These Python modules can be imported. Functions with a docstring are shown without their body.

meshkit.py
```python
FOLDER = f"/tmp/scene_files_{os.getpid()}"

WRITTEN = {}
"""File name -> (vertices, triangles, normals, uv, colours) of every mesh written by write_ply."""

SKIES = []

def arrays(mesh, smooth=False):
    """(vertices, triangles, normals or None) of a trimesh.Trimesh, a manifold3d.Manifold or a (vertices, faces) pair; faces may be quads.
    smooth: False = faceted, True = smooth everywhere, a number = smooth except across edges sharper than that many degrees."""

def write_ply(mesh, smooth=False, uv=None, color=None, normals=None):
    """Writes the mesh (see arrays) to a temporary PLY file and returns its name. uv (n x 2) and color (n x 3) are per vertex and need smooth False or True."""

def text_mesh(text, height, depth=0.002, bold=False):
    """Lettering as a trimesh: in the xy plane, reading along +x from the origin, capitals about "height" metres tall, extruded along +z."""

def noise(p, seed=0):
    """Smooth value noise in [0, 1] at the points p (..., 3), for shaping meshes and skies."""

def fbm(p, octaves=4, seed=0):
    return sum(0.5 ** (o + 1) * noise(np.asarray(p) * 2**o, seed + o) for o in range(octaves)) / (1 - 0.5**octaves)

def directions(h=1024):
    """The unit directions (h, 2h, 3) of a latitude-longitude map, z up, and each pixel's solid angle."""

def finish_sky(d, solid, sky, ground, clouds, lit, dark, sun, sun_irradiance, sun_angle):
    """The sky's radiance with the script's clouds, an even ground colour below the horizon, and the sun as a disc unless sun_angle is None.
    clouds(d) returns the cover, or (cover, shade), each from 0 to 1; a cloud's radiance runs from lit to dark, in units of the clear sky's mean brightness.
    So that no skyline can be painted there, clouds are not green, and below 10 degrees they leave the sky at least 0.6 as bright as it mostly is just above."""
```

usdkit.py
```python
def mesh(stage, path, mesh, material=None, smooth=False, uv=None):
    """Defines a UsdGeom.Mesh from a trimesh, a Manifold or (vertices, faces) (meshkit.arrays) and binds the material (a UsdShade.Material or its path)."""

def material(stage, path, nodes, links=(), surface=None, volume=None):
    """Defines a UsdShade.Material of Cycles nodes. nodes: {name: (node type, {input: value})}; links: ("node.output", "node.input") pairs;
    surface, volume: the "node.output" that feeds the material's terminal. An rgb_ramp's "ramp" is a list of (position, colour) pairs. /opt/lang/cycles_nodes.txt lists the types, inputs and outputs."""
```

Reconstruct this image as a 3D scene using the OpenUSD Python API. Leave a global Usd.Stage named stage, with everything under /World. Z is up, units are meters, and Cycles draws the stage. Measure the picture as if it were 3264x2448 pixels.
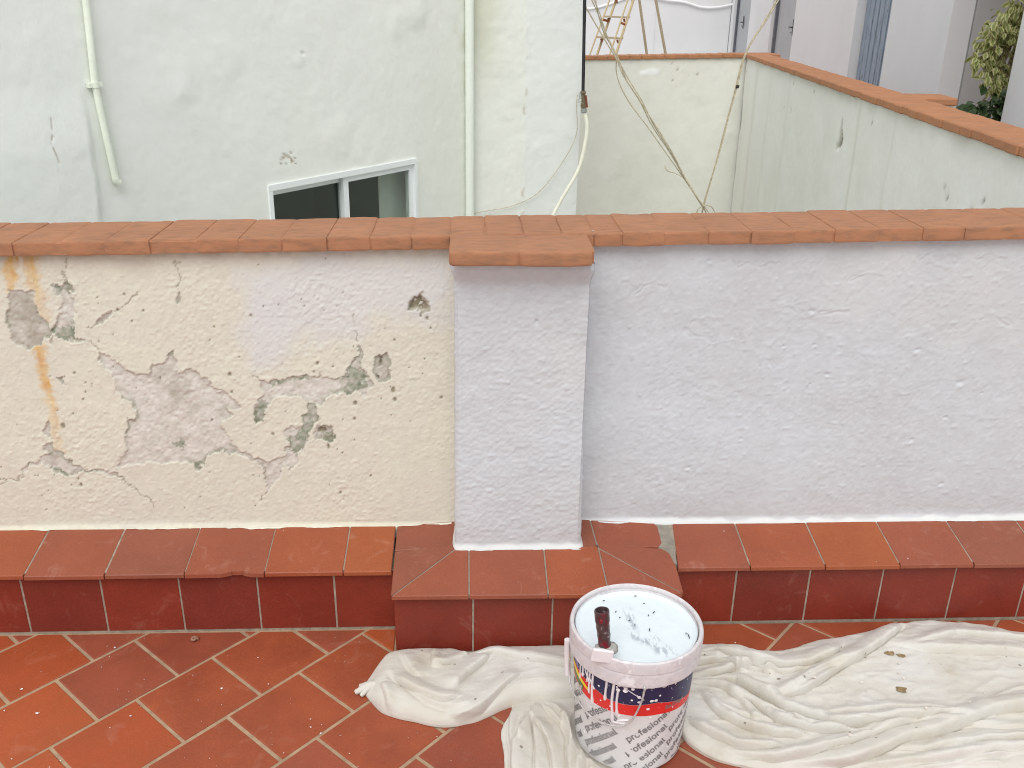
import math, random
import numpy as np, trimesh, shapely
from shapely.geometry import Polygon, LineString, box as sbox
from shapely.ops import triangulate
import usdkit
from meshkit import fbm, noise, text_mesh
from pxr import Usd, UsdGeom, UsdLux, UsdShade, Gf, Sdf, Vt

stage = Usd.Stage.CreateInMemory()
UsdGeom.SetStageUpAxis(stage, 'Z'); UsdGeom.SetStageMetersPerUnit(stage, 1.0)
UsdGeom.Xform.Define(stage, '/World'); UsdGeom.Scope.Define(stage, '/World/Looks')
rng = np.random.default_rng(7); random.seed(7)
R = math.radians

# ------------------------------------------------------------------ camera
PITCH, ROLL, YAW, CAMH, CAMD, FPX = 22.349, -.959, 2.9774, 1.5558, 2.216, 2950.6
_fw = np.array([math.sin(R(YAW))*math.cos(R(PITCH)), math.cos(R(YAW))*math.cos(R(PITCH)), -math.sin(R(PITCH))])
_r0 = np.cross(_fw, [0, 0, 1.]); _r0 /= np.linalg.norm(_r0); _u0 = np.cross(_r0, _fw)
RT = math.cos(R(ROLL))*_r0 - math.sin(R(ROLL))*_u0; UP = np.cross(RT, _fw); EYE = np.array([0, -CAMD, CAMH])
cam = UsdGeom.Camera.Define(stage, '/World/camera')
cam.AddTransformOp().Set(Gf.Matrix4d(*RT, 0, *UP, 0, *(-_fw), 0, *EYE, 1))
cam.CreateHorizontalApertureAttr(36.0); cam.CreateVerticalApertureAttr(27.0)
cam.CreateFocalLengthAttr(36.0*FPX/3264); cam.CreateClippingRangeAttr(Gf.Vec2f(.05, 200))
EXPOSURE = 0.42
cam.CreateExposureAttr(EXPOSURE)

# ------------------------------------------------------------------ overcast sky and veiled sun
SUN_EL, SUN_AZ = R(52), R(194)      # azimuth = atan2(x, y) of the direction towards the sun: behind the camera, slightly left
dome = UsdLux.DomeLight.Define(stage, '/World/sky')
dome.GetPrim().SetCustomDataByKey('kind', 'structure'); dome.GetPrim().SetCustomDataByKey('label', 'pale overcast sky above the terraces'); dome.GetPrim().SetCustomDataByKey('category', 'sky')
skym = usdkit.material(stage, '/World/Looks/overcast', {
    'sky': ('sky_texture', {'sky_type': 'single_scattering', 'sun_disc': False, 'sun_elevation': SUN_EL, 'sun_rotation': SUN_AZ, 'aerosol_density': 2.0}),
    'tc': ('texture_coordinate', {}), 'n': ('noise_texture', {'scale': 2.2, 'detail': 6, 'roughness': .55}),
    'r': ('rgb_ramp', {'ramp': [(.25, (5.2, 5.35, 5.6)), (.75, (7.4, 7.5, 7.6))]}),
    'm': ('mix_color', {'fac': .93}), 'b': ('background_shader', {'strength': .10})},
    [('tc.generated', 'n.vector'), ('n.fac', 'r.fac'), ('sky.color', 'm.a'), ('r.color', 'm.b'), ('m.result', 'b.color')], surface='b.background')
UsdShade.MaterialBindingAPI.Apply(dome.GetPrim()).Bind(skym)
sun = UsdLux.DistantLight.Define(stage, '/World/sun')
sun.CreateIntensityAttr(.36); sun.CreateAngleAttr(40.0); sun.CreateNormalizeAttr(True); sun.CreateColorAttr(Gf.Vec3f(1, .975, .94))
sd = np.array([math.sin(SUN_AZ)*math.cos(SUN_EL), math.cos(SUN_AZ)*math.cos(SUN_EL), math.sin(SUN_EL)])
_x = np.cross([0, 0, 1.], sd); _x /= np.linalg.norm(_x); _y = np.cross(sd, _x)
sun.AddTransformOp().Set(Gf.Matrix4d(*_x, 0, *_y, 0, *sd, 0, 0, 0, 6, 1))

# ------------------------------------------------------------------ helpers
used = {}
def numbered(path):
    k = used.get(path, -1) + 1; used[path] = k
    return path if k == 0 else f'{path}_{k:03d}'
def tag(p, label=None, cat=None, group=None, kind=None):
    for k, v in (('label', label), ('category', cat), ('group', group), ('kind', kind)):
        if v: p.SetCustomDataByKey(k, v)
    return p
def ppath(parent): return '/World' if parent is None else str(parent.GetPath())
def thing(name, label, cat, group=None, kind=None, parent=None):
    p = UsdGeom.Xform.Define(stage, numbered(ppath(parent)+'/'+name)).GetPrim()
    return tag(p, label, cat, group, kind)
def obj(name, mesh, mat, parent=None, smooth=False, prim=None, label=None, cat=None, group=None, kind=None):
    m = usdkit.mesh(stage, numbered(ppath(parent)+'/'+name), mesh, M[mat], smooth=smooth)
    if prim:
        for k, v in prim.items():
            v = np.asarray(v, np.float32)
            if v.ndim == 2:
                UsdGeom.PrimvarsAPI(m).CreatePrimvar(k, Sdf.ValueTypeNames.Color3fArray, 'vertex').Set(Vt.Vec3fArray.FromNumpy(v))
            else:
                UsdGeom.PrimvarsAPI(m).CreatePrimvar(k, Sdf.ValueTypeNames.FloatArray, 'vertex').Set(Vt.FloatArray.FromNumpy(v))
    return tag(m.GetPrim(), label, cat, group, kind)
cat_ = trimesh.util.concatenate
def lin(r, g, b, k=1.0):
    c = np.array([r, g, b])/255.; c = np.where(c <= .04045, c/12.92, ((c+.055)/1.055)**2.4)
    return tuple(np.clip(c/k, 0.003, .92))
def sm(a, b, x): t = np.clip((x-a)/(b-a), 0, 1); return t*t*(3-2*t)
# measured places: the ray through a point of the photograph (3264 x 2448) met with a real plane
def ray(u, v): return _fw + RT*(u-1632)/FPX - UP*(v-1224)/FPX
def on(u, v, p, n):
    d = ray(u, v); n = np.asarray(n, float); return EYE + d*(np.dot(np.asarray(p, float)-EYE, n)/np.dot(d, n))
def onz(u, v, z=0.): return on(u, v, (0, 0, z), (0, 0, 1))
def ony(u, v, y=0.): return on(u, v, (0, y, 0), (0, 1, 0))
def V(x, y): return (x*1.4756, y*1.4756)
def zoomed(ox, oy, s): return lambda pts: [(ox+x/s, oy+y/s) for x, y in pts]

def bx(x0, x1, y0, y1, z0, z1):
    m = trimesh.creation.box(extents=(x1-x0, y1-y0, z1-z0)); m.apply_translation(((x0+x1)/2, (y0+y1)/2, (z0+z1)/2)); return m
def obox(c, ax, ex):
    m = trimesh.creation.box(extents=ex); T = np.eye(4); T[:3, :3] = np.array(ax).T; T[:3, 3] = c; m.apply_transform(T); return m
def bevbox(ext, r=.003, sub=0):
    """box with chamfered edges, centred"""
    a = np.array(ext)/2; pts = []
    for k in range(3):
        for s in np.ndindex(2, 2, 2):
            sg = np.array(s)*2-1; p = sg*(a-r); p[k] = sg[k]*a[k]; pts.append(p)
    return trimesh.convex.convex_hull(np.array(pts))
def tube(pts, r, n=8, cap=True):
    pts = np.asarray(pts, float); r = np.broadcast_to(r, len(pts)).astype(float)
    T = np.gradient(pts, axis=0); T /= np.linalg.norm(T, axis=1, keepdims=True)+1e-12
    u = np.cross(T[0], [0, 0, 1.] if abs(T[0][2]) < .9 else [1., 0, 0]); u /= np.linalg.norm(u); rings = []
    a = np.linspace(0, 2*np.pi, n, endpoint=False)
    for i in range(len(pts)):
        u = u - T[i]*np.dot(u, T[i]); u /= np.linalg.norm(u); w = np.cross(T[i], u)
        rings.append(pts[i]+r[i]*(np.cos(a)[:, None]*u+np.sin(a)[:, None]*w))
    v = np.vstack(rings); f = []
    for i in range(len(pts)-1):
        for k in range(n):
            b, c = i*n+k, i*n+(k+1) % n; f += [(b, c, c+n), (b, c+n, b+n)]
    if cap:
        v = np.vstack([v, pts[0], pts[-1]]); e = len(v)
        for k in range(n): f += [(e-2, (k+1) % n, k), (e-1, (len(pts)-1)*n+k, (len(pts)-1)*n+(k+1) % n)]
    return trimesh.Trimesh(v, f, process=False)
def spline(pts, n=40):
    from scipy.interpolate import CubicSpline
    pts = np.asarray(pts, float); t = np.r_[0, np.cumsum(np.linalg.norm(np.diff(pts, axis=0), axis=1))]
    return CubicSpline(t, pts)(np.linspace(0, t[-1], n))
def lathe(prof, c=(0, 0, 0), n=64):
    m = trimesh.creation.revolve(np.asarray(prof, float), sections=n); m.apply_translation(c); return m
def gridfaces(nx, ny, keep=None, flip=False):
    i, j = np.meshgrid(np.arange(nx-1), np.arange(ny-1), indexing='ij'); a = i*ny+j
    q = np.stack([a, a+ny, a+ny+1, a+1], -1)
    q = q[keep] if keep is not None else q.reshape(-1, 4)
    if flip: q = q[:, ::-1]
    return np.vstack([q[:, [0, 1, 2]], q[:, [0, 2, 3]]])
def plate(poly, ztop, th, bev=.0015):
    """bevelled slab over a convex polygon (N x 2); ztop a function of (x, y) or a number"""
    zf = ztop if callable(ztop) else (lambda x, y: np.full(len(x), float(ztop)))
    P = Polygon(poly)
    if not P.exterior.is_ccw: poly = list(poly)[::-1]; P = Polygon(poly)
    o = np.asarray(poly, float); n = len(o); inn = []
    for k in range(n):
        d0 = o[k]-o[k-1]; d1 = o[(k+1) % n]-o[k]; d0 /= np.linalg.norm(d0)+1e-9; d1 /= np.linalg.norm(d1)+1e-9
        n0, n1 = np.array([-d0[1], d0[0]]), np.array([-d1[1], d1[0]]); b = n0+n1; b /= max(np.dot(b, n0), .35)
        inn.append(o[k]+b*bev)
    inn = np.array(inn); z = zf(o[:, 0], o[:, 1]); zi = zf(inn[:, 0], inn[:, 1])
    v = np.vstack([np.c_[inn, zi], np.c_[o, z-bev], np.c_[o, z-th]]); f = []
    for k in range(1, n-1): f.append((0, k, k+1))
    for k in range(n):
        l = (k+1) % n
        f += [(n+k, n+l, l), (n+k, l, k), (2*n+k, 2*n+l, n+l), (2*n+k, n+l, n+k)]
    for k in range(1, n-1): f.append((2*n, 2*n+k+1, 2*n+k))
    return trimesh.Trimesh(v, f, process=False)

# ------------------------------------------------------------------ materials
M = {}
def mat(name, nodes, links, surface): M[name] = usdkit.material(stage, '/World/Looks/'+name, nodes, links, surface=surface)
def simple(name, col, rough=.6, var=.12, scale=20., bump=0., bscale=200., dist=.002, col2=None, **kw):
    """principled surface with a two-tone mottle in object space and optional fine relief"""
    c = np.array(col); c2 = np.array(col2) if col2 is not None else c*(1-var)
    nodes = {'g': ('geometry', {}), 'n': ('noise_texture', {'scale': scale, 'detail': 6, 'roughness': .6}),
             'r': ('rgb_ramp', {'ramp': [(.32, tuple(c2)), (.68, tuple(c*(1+var*.35)))]}), 'p': ('principled_bsdf', {'roughness': rough, **kw})}
    links = [('g.position', 'n.vector'), ('n.fac', 'r.fac'), ('r.color', 'p.base_color')]
    if bump:
        nodes['bn'] = ('noise_texture', {'scale': bscale, 'detail': 4, 'roughness': .6}); nodes['b'] = ('bump', {'strength': bump, 'distance': dist})
        links += [('g.position', 'bn.vector'), ('bn.fac', 'b.height'), ('b.normal', 'p.normal')]
    mat(name, nodes, links, 'p.BSDF')
KF = .80   # how bright a sunless upright face shows against its own colour

GAIN = .945
def dimmed(c, g=GAIN): return tuple(np.array(c)*g)
def plaster(name, base, tint, extra_nodes=None, extra_links=None, fine=1.0, scale=3.0, bs=260, gain=1.0, mottle=(.93, 1.03)):
    """painted render: base colour, broad tint patches, fine grain; masks come as primvars"""
    base, tint = dimmed(base, gain), dimmed(tint, gain)
    nodes = {'g': ('geometry', {}), 'n1': ('noise_texture', {'scale': scale, 'detail': 5, 'roughness': .6}), 'n2': ('noise_texture', {'scale': 38, 'detail': 4, 'roughness': .65}),
             'r1': ('rgb_ramp', {'ramp': [(.35, base), (.68, tint)]}), 'r2': ('rgb_ramp', {'ramp': [(.3, (mottle[0],)*3), (.7, (mottle[1],)*3)]}),
             'mm': ('mix_color', {'blend_type': 'multiply', 'fac': 1.0}),
             'bn': ('noise_texture', {'scale': bs, 'detail': 5, 'roughness': .62}), 'b': ('bump', {'strength': .5*fine, 'distance': .0016}),
             'p': ('principled_bsdf', {'roughness': .75, 'specular_ior_level': .25})}
    links = [('g.position', 'n1.vector'), ('g.position', 'n2.vector'), ('g.position', 'bn.vector'), ('n1.fac', 'r1.fac'), ('n2.fac', 'r2.fac'), ('r1.color', 'mm.a'), ('r2.color', 'mm.b'),
             ('bn.fac', 'b.height'), ('b.normal', 'p.normal')]
    last = 'mm.result'
    for k, (attr, ch, colnodes) in enumerate(extra_nodes or []):
        nodes[f'a{k}'] = ('attribute', {'attribute': attr}); nodes[f's{k}'] = ('separate_color', {}); nodes[f'x{k}'] = ('mix_color', {})
        links += [(f'a{k}.color', f's{k}.color'), (f's{k}.{ch}', f'x{k}.fac'), (last, f'x{k}.a')]
        c1, c2, sc, lo, hi = colnodes; c1, c2 = dimmed(c1, gain), dimmed(c2, gain)
        nodes[f'cn{k}'] = ('noise_texture', {'scale': sc, 'detail': 6, 'roughness': .65}); nodes[f'cr{k}'] = ('rgb_ramp', {'ramp': [(lo, c1), (hi, c2)]})
        links += [('g.position', f'cn{k}.vector'), (f'cn{k}.fac', f'cr{k}.fac'), (f'cr{k}.color', f'x{k}.b')]; last = f'x{k}.result'
    links.append((last, 'p.base_color'))
    mat(name, nodes, links, 'p.BSDF')

CREAM, CREAM2 = (.745, .725, .600), (.72, .69, .595)
WHITE, WHITE2 = (.640, .668, .695), (.595, .605, .622)
plaster('cream_plaster', CREAM, CREAM2, [
    ('mask2', 'r', ((.675, .68, .685), (.71, .70, .67), 5, .3, .7)),
    ('mask', 'b', ((.78, .56, .22), (.60, .27, .045), 18, .35, .7)),
    ('mask', 'r', ((.55, .53, .46), (.71, .68, .62), 34, .30, .56)),
    ('mask', 'g', ((.17, .21, .14), (.36, .39, .30), 70, .32, .68)),
    ('mask2', 'g', ((.16, .14, .085), (.30, .26, .17), 60, .3, .7)),
    ('mask2', 'b', ((.80, .80, .66), (.74, .73, .58), 40, .3, .7))], gain=GAIN)
plaster('white_plaster', WHITE, WHITE2, [('mask2', 'b', ((.80, .84, .83), (.76, .80, .79), 30, .3, .7)),
    ('mask2', 'r', ((.665, .655, .64), (.645, .65, .655), 6, .3, .7))], gain=GAIN, fine=.65)
GREEN_W, GREEN_W2 = (.885, .905, .845), (.875, .895, .825)
plaster('pale_plaster', GREEN_W, GREEN_W2, [
    ('mask', 'r', ((.58, .58, .42), (.68, .69, .56), 8, .3, .7)),
    ('mask', 'g', (lin(150, 130, 108, KF), lin(190, 184, 168, KF), 60, .45, .55)),
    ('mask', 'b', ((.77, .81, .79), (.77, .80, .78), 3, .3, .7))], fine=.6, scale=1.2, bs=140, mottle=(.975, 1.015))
plaster('return_plaster', (.80, .82, .765), (.78, .80, .735), [
    ('mask', 'r', ((.58, .58, .44), (.68, .69, .57), 8, .3, .7)), ('mask', 'g', (lin(150, 130, 108, KF), lin(190, 184, 168, KF), 60, .45, .55)), ('mask', 'b', ((.745, .78, .765), (.75, .775, .75), 3, .3, .7))], fine=.6, scale=1.2, bs=140, mottle=(.975, 1.015))
plaster('aged_plaster', (.86, .87, .82), (.84, .85, .785), [
    ('mask', 'r', ((.56, .55, .47), (.68, .66, .58), 6, .3, .7)),
    ('mask', 'g', (lin(120, 116, 104, KF), lin(150, 144, 130, KF), 30, .3, .7)),
    ('mask', 'b', (lin(222, 226, 226, KF), lin(214, 218, 216, KF), 20, .3, .7))], fine=.7, scale=1.6, bs=120, mottle=(.96, 1.02))
simple('lilac_paint', (.72, .73, .73), .7, .05, 1.5, .25, 150, .002)
simple('shade_grey_reveal', (.46, .46, .45), .7, .07, 2, .2, 120, .002)  # recess grey, darkened so the niche carries its shade in the colour
# terracotta paint on the coping: dry-brushed streaks
def coping_mat(name, c1, c2):
    c1, c2 = dimmed(c1), dimmed(c2)
    mat(name, {'g': ('geometry', {}), 'mp': ('mapping', {'scale': (9, 38, 30)}), 'n': ('noise_texture', {'scale': 2.2, 'detail': 7, 'roughness': .7}), 'n3': ('noise_texture', {'scale': 9, 'detail': 3}),
        'r': ('rgb_ramp', {'ramp': [(.34, c2), (.52, c1), (.75, tuple(np.array(c1)*1.12))]}), 'r3': ('rgb_ramp', {'ramp': [(.3, (.90, .91, .92)), (.7, (1.05, 1.04, 1.03))]}), 'mm': ('mix_color', {'blend_type': 'multiply', 'fac': 1.0}),
        'bn': ('noise_texture', {'scale': 420, 'detail': 5, 'roughness': .65}), 'b': ('bump', {'strength': .9, 'distance': .0016}), 'p': ('principled_bsdf', {'roughness': .75, 'specular_ior_level': .3})},
        [('g.position', 'mp.vector'), ('mp.vector', 'n.vector'), ('g.position', 'n3.vector'), ('n.fac', 'r.fac'), ('n3.fac', 'r3.fac'), ('r.color', 'mm.a'), ('r3.color', 'mm.b'), ('mm.result', 'p.base_color'),
         ('g.position', 'bn.vector'), ('bn.fac', 'b.height'), ('b.normal', 'p.normal')], 'p.BSDF')
coping_mat('coping_paint', (.445, .207, .110), (.325, .170, .098))
coping_mat('coping_paint_far', (.47, .215, .105), (.40, .19, .095))
# fired tiles: satin, mottled, with spots of paint
def tile_mat(name, c1, c2, rough=.5, dots=1.0, chalk=.25):
    c1, c2 = dimmed(c1), dimmed(c2)
    nodes = {'g': ('geometry', {}), 'n': ('noise_texture', {'scale': 7, 'detail': 7, 'roughness': .62}), 'nf': ('noise_texture', {'scale': 320, 'detail': 3}), 'ns': ('noise_texture', {'scale': 11, 'detail': 6, 'roughness': .7, 'distortion': 1.2}),
        'r': ('rgb_ramp', {'ramp': [(.3, c2), (.7, c1)]}), 'rf': ('rgb_ramp', {'ramp': [(.3, (.86, .84, .84)), (.7, (1.1, 1.1, 1.1))]}), 'mm': ('mix_color', {'blend_type': 'multiply', 'fac': 1.0}),
        'rs': ('rgb_ramp', {'ramp': [(.58, (0, 0, 0)), (.80, (chalk,)*3)]}), 'mc': ('mix_color', {'b': lin(196, 150, 132)}),
        'v': ('voronoi_texture', {'scale': 34, 'randomness': 1.0}), 'sc': ('separate_color', {}), 'm1': ('math', {'math_type': 'power', 'value2': 9.0}), 'm2': ('math', {'math_type': 'multiply', 'value2': .16*dots}),
        'lt': ('math', {'math_type': 'less_than'}), 'md': ('mix_color', {'b': (.62, .58, .54)}),
        'bn': ('noise_texture', {'scale': 160, 'detail': 5, 'roughness': .6}), 'b': ('bump', {'strength': .3, 'distance': .0012}),
        'rr': ('rgb_ramp', {'ramp': [(.3, (rough-.08,)*3), (.7, (rough+.12,)*3)]}), 'p': ('principled_bsdf', {'specular_ior_level': .4})}
    mat(name, nodes, [('g.position', x+'.vector') for x in ('n', 'nf', 'ns', 'v', 'bn')] + [('n.fac', 'r.fac'), ('nf.fac', 'rf.fac'), ('r.color', 'mm.a'), ('rf.color', 'mm.b'), ('ns.fac', 'rs.fac'), ('rs.color', 'mc.fac'), ('mm.result', 'mc.a'),
        ('v.color', 'sc.color'), ('sc.r', 'm1.value1'), ('m1.value', 'm2.value1'), ('v.distance', 'lt.value1'), ('m2.value', 'lt.value2'), ('lt.value', 'md.fac'), ('mc.result', 'md.a'), ('md.result', 'p.base_color'),
        ('bn.fac', 'b.height'), ('b.normal', 'p.normal'), ('n.fac', 'rr.fac'), ('rr.color', 'p.roughness')], 'p.BSDF')
KT = 1.05
fl = lambda r, g, b: tuple(np.array(lin(r, g, b, KT))*((.90, .98, .86) if r > 182 else (.99, 1.24, 1.03)))
FT = [((172, 78, 52), (150, 66, 48)), ((186, 84, 50), (164, 72, 46)), ((160, 72, 54), (138, 62, 50)), ((192, 90, 54), (170, 76, 46)), ((166, 76, 60), (148, 70, 54))]
for k, (a, b) in enumerate(FT): tile_mat(f'floor_tile_{"abcde"[k]}', fl(*a), fl(*b), .48, .5)
LT = [((178, 92, 70), (164, 84, 66)), ((186, 94, 64), (172, 84, 58)), ((170, 92, 74), (156, 84, 68)), ((188, 98, 62), (178, 86, 54))]
for k, (a, b) in enumerate(LT): tile_mat(f'ledge_tile_{"abcd"[k]}', tuple(np.array(lin(*a, KT))*(.80, .92, .80)), tuple(np.array(lin(*b, KT))*(.80, .92, .80)), .5, .4, .45)
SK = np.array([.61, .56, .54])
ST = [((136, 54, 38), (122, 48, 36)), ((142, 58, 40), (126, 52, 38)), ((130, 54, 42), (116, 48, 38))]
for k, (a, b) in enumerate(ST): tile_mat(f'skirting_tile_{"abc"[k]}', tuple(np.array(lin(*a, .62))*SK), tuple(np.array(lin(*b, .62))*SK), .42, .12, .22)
simple('grout', lin(172, 146, 118, .95), .9, .25, 30, .6, 300, .002)
simple('grout_thin', (.36, .30, .235), .9, .35, 40, .6, 300, .002)
simple('cement', (.30, .27, .22), .9, .25, 40, .6, 200, .003)
simple('dark_render', (.68, .67, .62), .9, .2, 4)
simple('roof_floor', lin(150, 95, 75, 1.), .8, .2, 6)
simple('white_pvc', lin(216, 222, 212, KF), .45, .05, 6)
simple('cream_pvc', lin(214, 220, 205, KF), .45, .1, 14, .2, 60, .002)
simple('white_alu', lin(218, 224, 222, KF), .35, .04, 5)
simple('rubber', (.02, .02, .022), .5, .3, 30)
simple('brass', lin(118, 106, 84, KF), .5, .5, 120, metallic=.4)
simple('grey_plastic', lin(140, 144, 140, KF), .5, .15, 60)
simple('rust_red', lin(120, 62, 44, KF), .7, .4, 80)
simple('white_hose', lin(228, 226, 206, KF), .4, .08, 30)
simple('old_cable', lin(186, 176, 150, KF), .6, .4, 70)
simple('dark_clip', (.03, .025, .02), .6, .3, 60)
simple('white_cable', lin(224, 222, 226, KF), .5, .05, 20)
simple('ladder_paint', (.62, .52, .31), .6, .15, 40, .3, 150, .002, col2=(.50, .38, .20))
simple('ladder_step', (.50, .42, .28), .7, .2, 60, .3, 150, .002)
simple('ladder_rust', lin(160, 98, 66, KF), .8, .4, 70)
simple('grey_door', lin(150, 152, 154, KF), .5, .1, 4)
simple('door_frame', lin(88, 92, 98, KF), .5, .2, 10)
simple('handle_metal', lin(66, 62, 64, KF), .45, .3, 60)
mat('shutter_paint', {'g': ('geometry', {}), 'mp': ('mapping', {'scale': (6, 6, 1.6)}), 'n': ('noise_texture', {'scale': 5, 'detail': 7, 'roughness': .7}), 'r': ('rgb_ramp', {'ramp': [(.36, lin(92, 92, 98, KF)), (.46, lin(118, 132, 146, KF)), (.7, lin(136, 148, 160, KF))]}), 'p': ('principled_bsdf', {'roughness': .6})},
    [('g.position', 'mp.vector'), ('mp.vector', 'n.vector'), ('n.fac', 'r.fac'), ('r.color', 'p.base_color')], 'p.BSDF')
simple('shutter_gap', (.02, .022, .025), .7)
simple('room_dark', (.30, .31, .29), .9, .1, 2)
simple('pale_panel', (.62, .64, .59), .9, .1, 3)
mat('window_glass', {'t': ('transparent_bsdf', {'color': (.86, .89, .87)}), 'gl': ('glossy_bsdf', {'roughness': .02, 'color': (.9, .95, .93)}), 'f': ('layer_weight', {'blend': .5}), 'pw': ('math', {'math_type': 'power', 'value2': 3.0}), 'ma': ('math', {'math_type': 'multiply_add', 'value2': .5, 'value3': .03}), 'm': ('mix_closure', {})},
    [('f.facing', 'pw.value1'), ('pw.value', 'ma.value1'), ('ma.value', 'm.fac'), ('t.BSDF', 'm.closure1'), ('gl.BSDF', 'm.closure2')], 'm.closure')
# leaves
def leaf_mat(name, edge, mid):
    mat(name, {'a': ('attribute', {'attribute': 'rib'}), 'g': ('geometry', {}), 'n': ('noise_texture', {'scale': 40, 'detail': 3}), 'ad': ('math', {'math_type': 'add'}), 'sb': ('math', {'math_type': 'subtract', 'value2': .5}), 'r': ('rgb_ramp', {'ramp': [(.35, edge), (.7, mid)]}),
        'd': ('principled_bsdf', {'roughness': .45}), 't': ('translucent_bsdf', {}), 'm': ('mix_closure', {'fac': .3})},
        [('g.position', 'n.vector'), ('n.fac', 'sb.value1'), ('a.fac', 'ad.value1'), ('sb.value', 'ad.value2'), ('ad.value', 'r.fac'), ('r.color', 'd.base_color'), ('r.color', 't.color'), ('d.BSDF', 'm.closure1'), ('t.BSDF', 'm.closure2')], 'm.closure')
leaf_mat('variegated_leaf', (.52, .50, .24), (.20, .24, .055))
leaf_mat('green_leaf', (.05, .09, .025), (.03, .06, .02))
simple('stem', lin(110, 90, 66, KF), .8, .3, 30)
# cloth
mat('cotton', {'g': ('geometry', {}), 'n': ('noise_texture', {'scale': 7, 'detail': 6, 'roughness': .6}), 'r': ('rgb_ramp', {'ramp': [(.26, (.53, .48, .40)), (.40, (.625, .595, .535)), (.55, (.66, .64, .595)), (.72, (.68, .67, .64))]}),
    'n2': ('noise_texture', {'scale': 2.5, 'detail': 3}), 'r2': ('rgb_ramp', {'ramp': [(.35, (.92, .90, .86)), (.65, (1.0, 1.0, 1.0))]}), 'mm': ('mix_color', {'blend_type': 'multiply', 'fac': 1.0}),
    'v': ('voronoi_texture', {'scale': 60, 'randomness': 1.0}), 'sc': ('separate_color', {}), 'm1': ('math', {'math_type': 'power', 'value2': 22.0}), 'm2': ('math', {'math_type': 'multiply', 'value2': .3}), 'lt': ('math', {'math_type': 'less_than'}), 'md': ('mix_color', {'b': (.30, .26, .21)}),
    'bn': ('noise_texture', {'scale': 160, 'detail': 6, 'roughness': .65}), 'b': ('bump', {'strength': .6, 'distance': .0020}), 'p': ('principled_bsdf', {'roughness': .95, 'specular_ior_level': .1, 'sheen_weight': .15})},
    [('g.position', x+'.vector') for x in ('n', 'n2', 'v', 'bn')] + [('n.fac', 'r.fac'), ('n2.fac', 'r2.fac'), ('r.color', 'mm.a'), ('r2.color', 'mm.b'), ('v.color', 'sc.color'), ('sc.r', 'm1.value1'), ('m1.value', 'm2.value1'), ('v.distance', 'lt.value1'), ('m2.value', 'lt.value2'), ('lt.value', 'md.fac'), ('mm.result', 'md.a'), ('md.result', 'p.base_color'),
     ('bn.fac', 'b.height'), ('b.normal', 'p.normal')], 'p.BSDF')
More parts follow.
